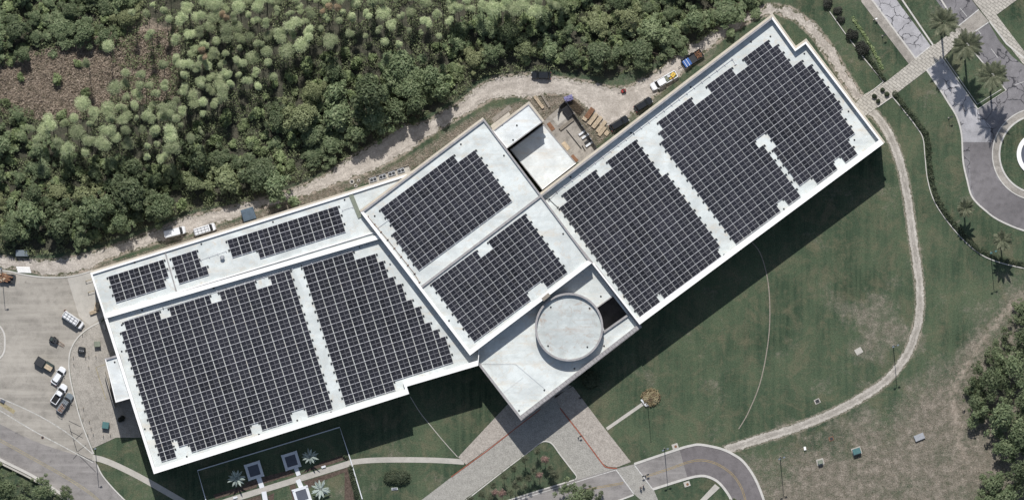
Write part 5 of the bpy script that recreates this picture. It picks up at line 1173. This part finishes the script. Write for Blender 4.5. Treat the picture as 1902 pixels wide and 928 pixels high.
# undergrowth as masses
def scatter(name, poly, n, size, m, seed, zmax=.7, excl=()):
    g = np.random.default_rng(seed); xs = [p[0] for p in poly]; ys = [p[1] for p in poly]
    X = g.uniform(min(xs), max(xs), n * 3); Y = g.uniform(min(ys), max(ys), n * 3); ok = inside(poly, X, Y)
    for e in excl: ok &= ~inside(e, X, Y)
    X, Y = X[ok][:n], Y[ok][:n]; lob = []
    C = np.stack([(X - CX) * S, (CY - Y) * S, g.random(len(X)) ** 2 * zmax + .05], 1); k = len(C)
    cl = np.array([mnoise.noise(Vector((c[0] * .35, c[1] * .35, seed))) for c in C]); th = -.12 if 'under' in name else -9; C = C[cl > th]; k = len(C); cl = cl[cl > th]; C[:, 2] += np.clip(cl, 0, 1) * zmax * 1.5
    nr = g.normal(size=(k, 3)) * .7; nr[:, 2] += .8; nr /= np.linalg.norm(nr, axis=1)[:, None]
    a = g.normal(size=(k, 3)); a -= (a * nr).sum(1)[:, None] * nr; a /= np.linalg.norm(a, axis=1)[:, None]; b = np.cross(nr, a); s = size * (.5 + g.random(k))[:, None]
    V = np.stack([C - a * s, C - b * s * .5, C + a * s, C + b * s * .5], 1).reshape(-1, 3); nq = k; me = bpy.data.meshes.new(name)
    me.vertices.add(len(V)); me.vertices.foreach_set("co", V.astype(np.float32).ravel()); me.loops.add(nq * 4); me.loops.foreach_set("vertex_index", np.arange(nq * 4, dtype=np.int32))
    me.polygons.add(nq); me.polygons.foreach_set("loop_start", np.arange(0, nq * 4, 4, dtype=np.int32)); me.polygons.foreach_set("loop_total", np.full(nq, 4, dtype=np.int32))
    me.materials.append(M[m]); me.update(calc_edges=True); o = bpy.data.objects.new(name, me); COL.objects.link(o); return tag(o, kind="stuff")
scatter("undergrowth", Z_LITTER, 150000, .22, 'floorveg', 1, 1.5, [Z_BRUSH])
scatter("dead_brush", [(-20, 110), (110, 85), (160, 60), (240, 60), (330, 50), (340, 180), (230, 200), (170, 215), (110, 230), (-20, 205)], 42000, .19, 'brushveg', 2, .5)
scatter("track_weeds", band([(p[0], p[1] + 2) for p in SAND_N[:32]], 12), 9000, .16, 'floorveg', 6, .35)
scatter("dry_weeds", Z_EDGE + [], 7000, .13, 'brushveg', 3, .25); scatter("dry_weeds", Z_EDGE2, 5000, .13, 'brushveg', 4, .25)
scatter("dry_weeds", Z_YARD, 2500, .13, 'brushveg', 9, .2, [[(1008, 226), (1038, 200), (1063, 215), (1112, 280), (1078, 302), (1060, 300)]])
scatter("field_weeds", Z_DRY, 26000, .09, 'brushveg', 5, .1)
# right-hand wood
WOODR = [(1912, 560), (1880, 590), (1850, 632), (1832, 660), (1800, 695), (1785, 735), (1785, 775), (1800, 800), (1822, 830), (1838, 850), (1815, 880), (1815, 940), (1940, 940), (1940, 560)]
for x, y, r in [(1835, 705, 42), (1858, 770, 46), (1812, 745, 28), (1880, 680, 40), (1898, 625, 34), (1850, 655, 24), (1890, 800, 40), (1868, 830, 32), (1895, 870, 40), (1845, 895, 34), (1870, 925, 36), (1900, 740, 36), (1902, 570, 22), (1818, 715, 20), (1835, 930, 28)]:
    plant(PO[random.randrange(4)], "oak_tree", "dense rounded dark green oak in the wood along the right edge", "tree", x, y, r * S, "oaks along the right edge", r * S * .85)
for x, y, r, lab in ((18, 905, 34, "large leafy tree at the bottom left corner below the retaining wall"), (75, 912, 26, "middle leafy tree of the three at the bottom left corner"), (122, 918, 19, "small leafy tree at the right end of the bottom left trio"), (-10, 880, 22, "leafy tree cut off by the left edge at the bottom")):
    plant(PO[random.randrange(4)], "oak_tree", lab, "tree", x, y, r * S, None, r * S * .8)
plant(PO[1], "oak_tree", "leafy tree overhanging the road at the bottom centre edge", "tree", 1064, 932, 34 * S, None, 30 * S); plant(PO[2], "oak_tree", "small leafy tree crown right of the bottom centre tree", "tree", 1094, 918, 18 * S, None, 22 * S)
plant(PO[0], "oak_tree", "small dark tree inside the curved road's bend at the bottom edge", "tree", 1362, 932, 11 * S, None, 12 * S)
# bushes
PBUSH = [shrubproto(120 + i, 'darkbush', 1300, .1) for i in range(2)]; PH = [(leafmesh("foliage", [(0, 0, .45, .85, .6)], 1500, .11, M['hedge'], 130), trunkmesh("stem", .5, .05, [], M['bark'], 1))]
PF = [(leafmesh("foliage", [(0, 0, .2, .95, .35), (.3, .3, .3, .4, .3), (-.4, .1, .3, .4, .3)], 1300, .09, M['flower'], 131), trunkmesh("stem", .3, .05, [], M['bark'], 1))]
for x, y, r, lab in ((1582, 63, 14, "upper large dark round bush in the edging line above the walk"), (1600, 91, 16, "lower large dark round bush in the edging line above the walk"), (1538, 6, 11, "dark bush at the top end of the edging line"), (1556, 21, 9, "small dark bush second from the top of the edging line"), (1561, 37, 9, "small dark bush just above the two large ones")):
    plant(PBUSH[0], "dark_bush", lab, "bush", x, y, r * S, None, r * S * .9, names=("foliage", "stem"))
for x, y, lab in ((1639, 167, "top left clipped ball shrub"), (1647, 175, "right clipped ball shrub"), (1624, 179, "left clipped ball shrub"), (1631, 188, "bottom clipped ball shrub")):
    plant(PH[0], "ball_shrub", lab + " of the four on the pale walk", "shrub", x, y, 5 * S, "ball shrubs on the walk", 1.1, names=("foliage", "stem"))
plant(PH[0], "round_bush", "large round bush in the building's shade beside the forecourt", "bush", 1097, 705, 18 * S, None, 1.9, names=("foliage", "stem"))
t = plant([leafmesh("foliage", [(-.35, .1, .4, .7, .45), (.35, -.05, .4, .72, .45), (0, .1, .35, .6, .4)], 3800, .06, M['hedge'], 140), trunkmesh("stem", .4, .03, [], M['bark'], 2)], "kidney_bush", "kidney-shaped clipped bush alone on the lawn near the garden", "bush", 737, 886, 26 * S, None, 2.2, rz=.1, names=("foliage", "stem")); t.scale = (24 * S, 19 * S, 1.9)
t = plant(PF[0], "flower_bed", "rounded bed of yellow and reddish flowers at the end of the short path", "flower bed", 1209, 738, 19 * S, None, 1.6, rz=.4, names=("foliage", "stem"))
def hedge(label, pts, w, h, seed, m='hedge', name="hedge", dens=26):
    P = [Vector(W(*p)[:2]) for p in pts]; g = random.Random(seed); lob = []
    for a, b in zip(P[:-1], P[1:]):
        L_ = (b - a).length; k = max(1, int(L_ / (w * .45)))
        for i in range(k): c = a.lerp(b, i / k); lob.append((c.x + g.uniform(-.15, .15), c.y + g.uniform(-.15, .15), h * g.uniform(.45, .6), w * g.uniform(.5, .62), h * .5))
    t = thing(name, label, "hedge", (P[0].x, P[0].y, 0)); lob = [(x - P[0].x, y - P[0].y, z, r, s) for x, y, z, r, s in lob]
    me = leafmesh("foliage", lob, len(lob) * dens, .17, M[m], seed); o = bpy.data.objects.new("foliage", me); COL.objects.link(o); o.parent = t
hc = [(p[0] + 7, p[1] - 3) for p in HEDGE_C]
hedge("long curving hedge between the gravel path lawn and the roundabout", [(p[0] + 7, p[1] - 2) for p in HEDGE_C[:42]], 1.35, 1.0, 5, dens=90)
hedge("lower end of the curving hedge beneath the two small palms", [(p[0] + 4, p[1] - 7) for p in HEDGE_C[42:]], 1.2, .8, 6, dens=70)
hedge("thin straight hedge above the pale walk in the upper right", [(1612, 104), (1628, 128), (1644, 150)], 1.1, .9, 7, dens=60)
hedge("loose low hedge strip parallel to the thin straight one", [(1585, 35), (1608, 70), (1625, 98), (1640, 130)], .9, .4, 8, 'shrub', dens=22)
hedge("dark hedge along the garden's right wall", [(651, 868), (655, 885), (660, 905), (664, 925)], 1.2, 1.0, 9, dens=50)
hedge("low hedge bit at the garden's upper right corner", [(640, 846), (644, 852)], .9, .8, 10, dens=60)
# palms
def frond(mb, a, L_, droop, lift, w, base, seg=7):
    ca, sa = math.cos(a), math.sin(a); pts = []
    for i in range(seg + 1):
        t_ = i / seg; r = L_ * t_ * (1 - .12 * t_ * droop); z = lift * L_ * t_ - droop * L_ * .55 * t_ * t_; pts.append(Vector((base[0] + ca * r, base[1] + sa * r, base[2] + z)))
    for i in range(seg):
        p, q = pts[i], pts[i + 1]; d = (q - p).normalized(); s = Vector((-sa, ca, 0))
        mb.tube(p, q, .035, .03, 4, caps=False)
        if i == 0: continue
        for k in range(5):
            c = p.lerp(q, k / 5); ll = w * math.sin(math.pi * min(1, (i + k / 5) / seg * .9 + .08))
            for sg in (-1, 1):
                tip = c + s * sg * ll + d * ll * .55 - Vector((0, 0, ll * .3)); n_ = d * .07
                mb.add([c - n_, c + n_, tip + n_ * .4, tip - n_ * .4], [(0, 1, 2, 3)])
def palm(label, px, py, n, r, m, nf, seed, name="palm_tree", cat="palm tree", tr=.26, group=None, w=.16, droopy=.8):
    h = zs(n); g = random.Random(seed); t = thing(name, label, cat, W(px, py), 0, group)
    mb = MB(); p = Vector((0, 0, -.1)); k = 8
    for i in range(k):
        q = Vector((0, 0, h * (i + 1) / k)); mb.tube(p, q, tr * (1.15 - .3 * i / k), tr * (1.02 - .3 * i / k), 10, caps=False); p = q
    mb.build("trunk", M['bark'], t)
    mb = MB()
    for i in range(nf):
        lv = i / nf; a = i * 2.39996; frond(mb, a + g.uniform(-.15, .15), r * g.uniform(.82, 1.05), droopy * (1.25 - lv * 1.0), .1 + lv * .75, r * w, (0, 0, h))
    o = mb.build("crown", M[m], t)
PL = 33 * S
palm("first tall date palm on the grass median, nearest the top edge", 1747, 45, 88, PL, 'palm', 30, 1, group="three tall date palms on the median")
palm("middle tall date palm in the triangular median", 1790, 87, 88, PL, 'palm', 32, 2, group="three tall date palms on the median")
palm("third tall date palm at the triangular median's tip, nearest the roundabout", 1837, 143, 84, PL, 'palm', 32, 3, group="three tall date palms on the median")
palm("upper small palm between the hedge and roundabout kerb", 1790, 388, 44, 20 * S, 'palm', 20, 4, tr=.2)
palm("lower small palm close to the teal lamp post", 1858, 446, 54, 22 * S, 'palm', 22, 5, tr=.2)
palm("silvery palm at the left of the shaded garden, by the left slate platform", 440, 887, 16, 19 * S, 'silver', 15, 6, "silver_palm", tr=.3, w=.1)
palm("silvery palm at the right of the shaded garden, by the second slate platform", 576, 847, 16, 18 * S, 'silver', 14, 7, "silver_palm", tr=.3, w=.1)
palm("silvery palm in the sunlit lawn panel at the garden's bottom", 596, 908, 16, 20 * S, 'silver', 16, 8, "silver_palm", tr=.3, w=.1)
palm("spiky fan palm in the dark gap below the pines", 622, 142, 20, 17 * S, 'palm', 22, 9, tr=.2, w=.25)
# slender trees on the drive's triangular lawn
def slender(seed, m):
    g = random.Random(seed); lob = [(g.uniform(-.5, .5), g.uniform(-.5, .5), g.uniform(3.0, 4.2), g.uniform(.35, .6), g.uniform(.4, .6)) for _ in range(9)]
    return (leafmesh("crown", lob, 520, .13, M[m], seed, .3, .3, .15), trunkmesh("trunk", 3.4, .05, [(l[0], l[1], l[2]) for l in lob], M['bark'], seed))
SL = [slender(150 + i, 'palm') for i in range(3)] + [slender(160, 'pink')]
for i, (zx, zy, pk_) in enumerate(((870, 420, 0), (740, 500, 0), (950, 510, 1), (630, 600, 0), (830, 620, 0), (530, 680, 0), (690, 700, 0), (890, 670, 1), (1000, 590, 0), (1060, 680, 0), (640, 765, 0), (745, 785, 0), (420, 770, 0), (300, 860, 0), (510, 855, 1), (440, 845, 1), (180, 910, 0), (1030, 640, 0), (780, 700, 0), (600, 850, 0), (390, 900, 0))):
    x, y = 840 + zx / 5.525, 760 + zy / 5.525
    plant(SL[3] if pk_ else SL[i % 3], "crape_myrtle", ("pink-flowering slender tree" if pk_ else "slender green young tree") + " on the triangular lawn beside the drive", "tree", x, y, 9 * S, ("pink" if pk_ else "green") + " young trees by the drive", random.uniform(1.1, 1.4))
# the shaded shrub by the annex gets its parts
for me, nm in zip(PBUSH[1], ("crown", "trunk")):
    o = bpy.data.objects.new(nm, me); COL.objects.link(o); o.parent = SHADED
SHADED.scale = (1.1, 1.1, 1.6)
print("pines", np_, "broad", nb, "shrubs", len(sh), "objects", len(bpy.data.objects))
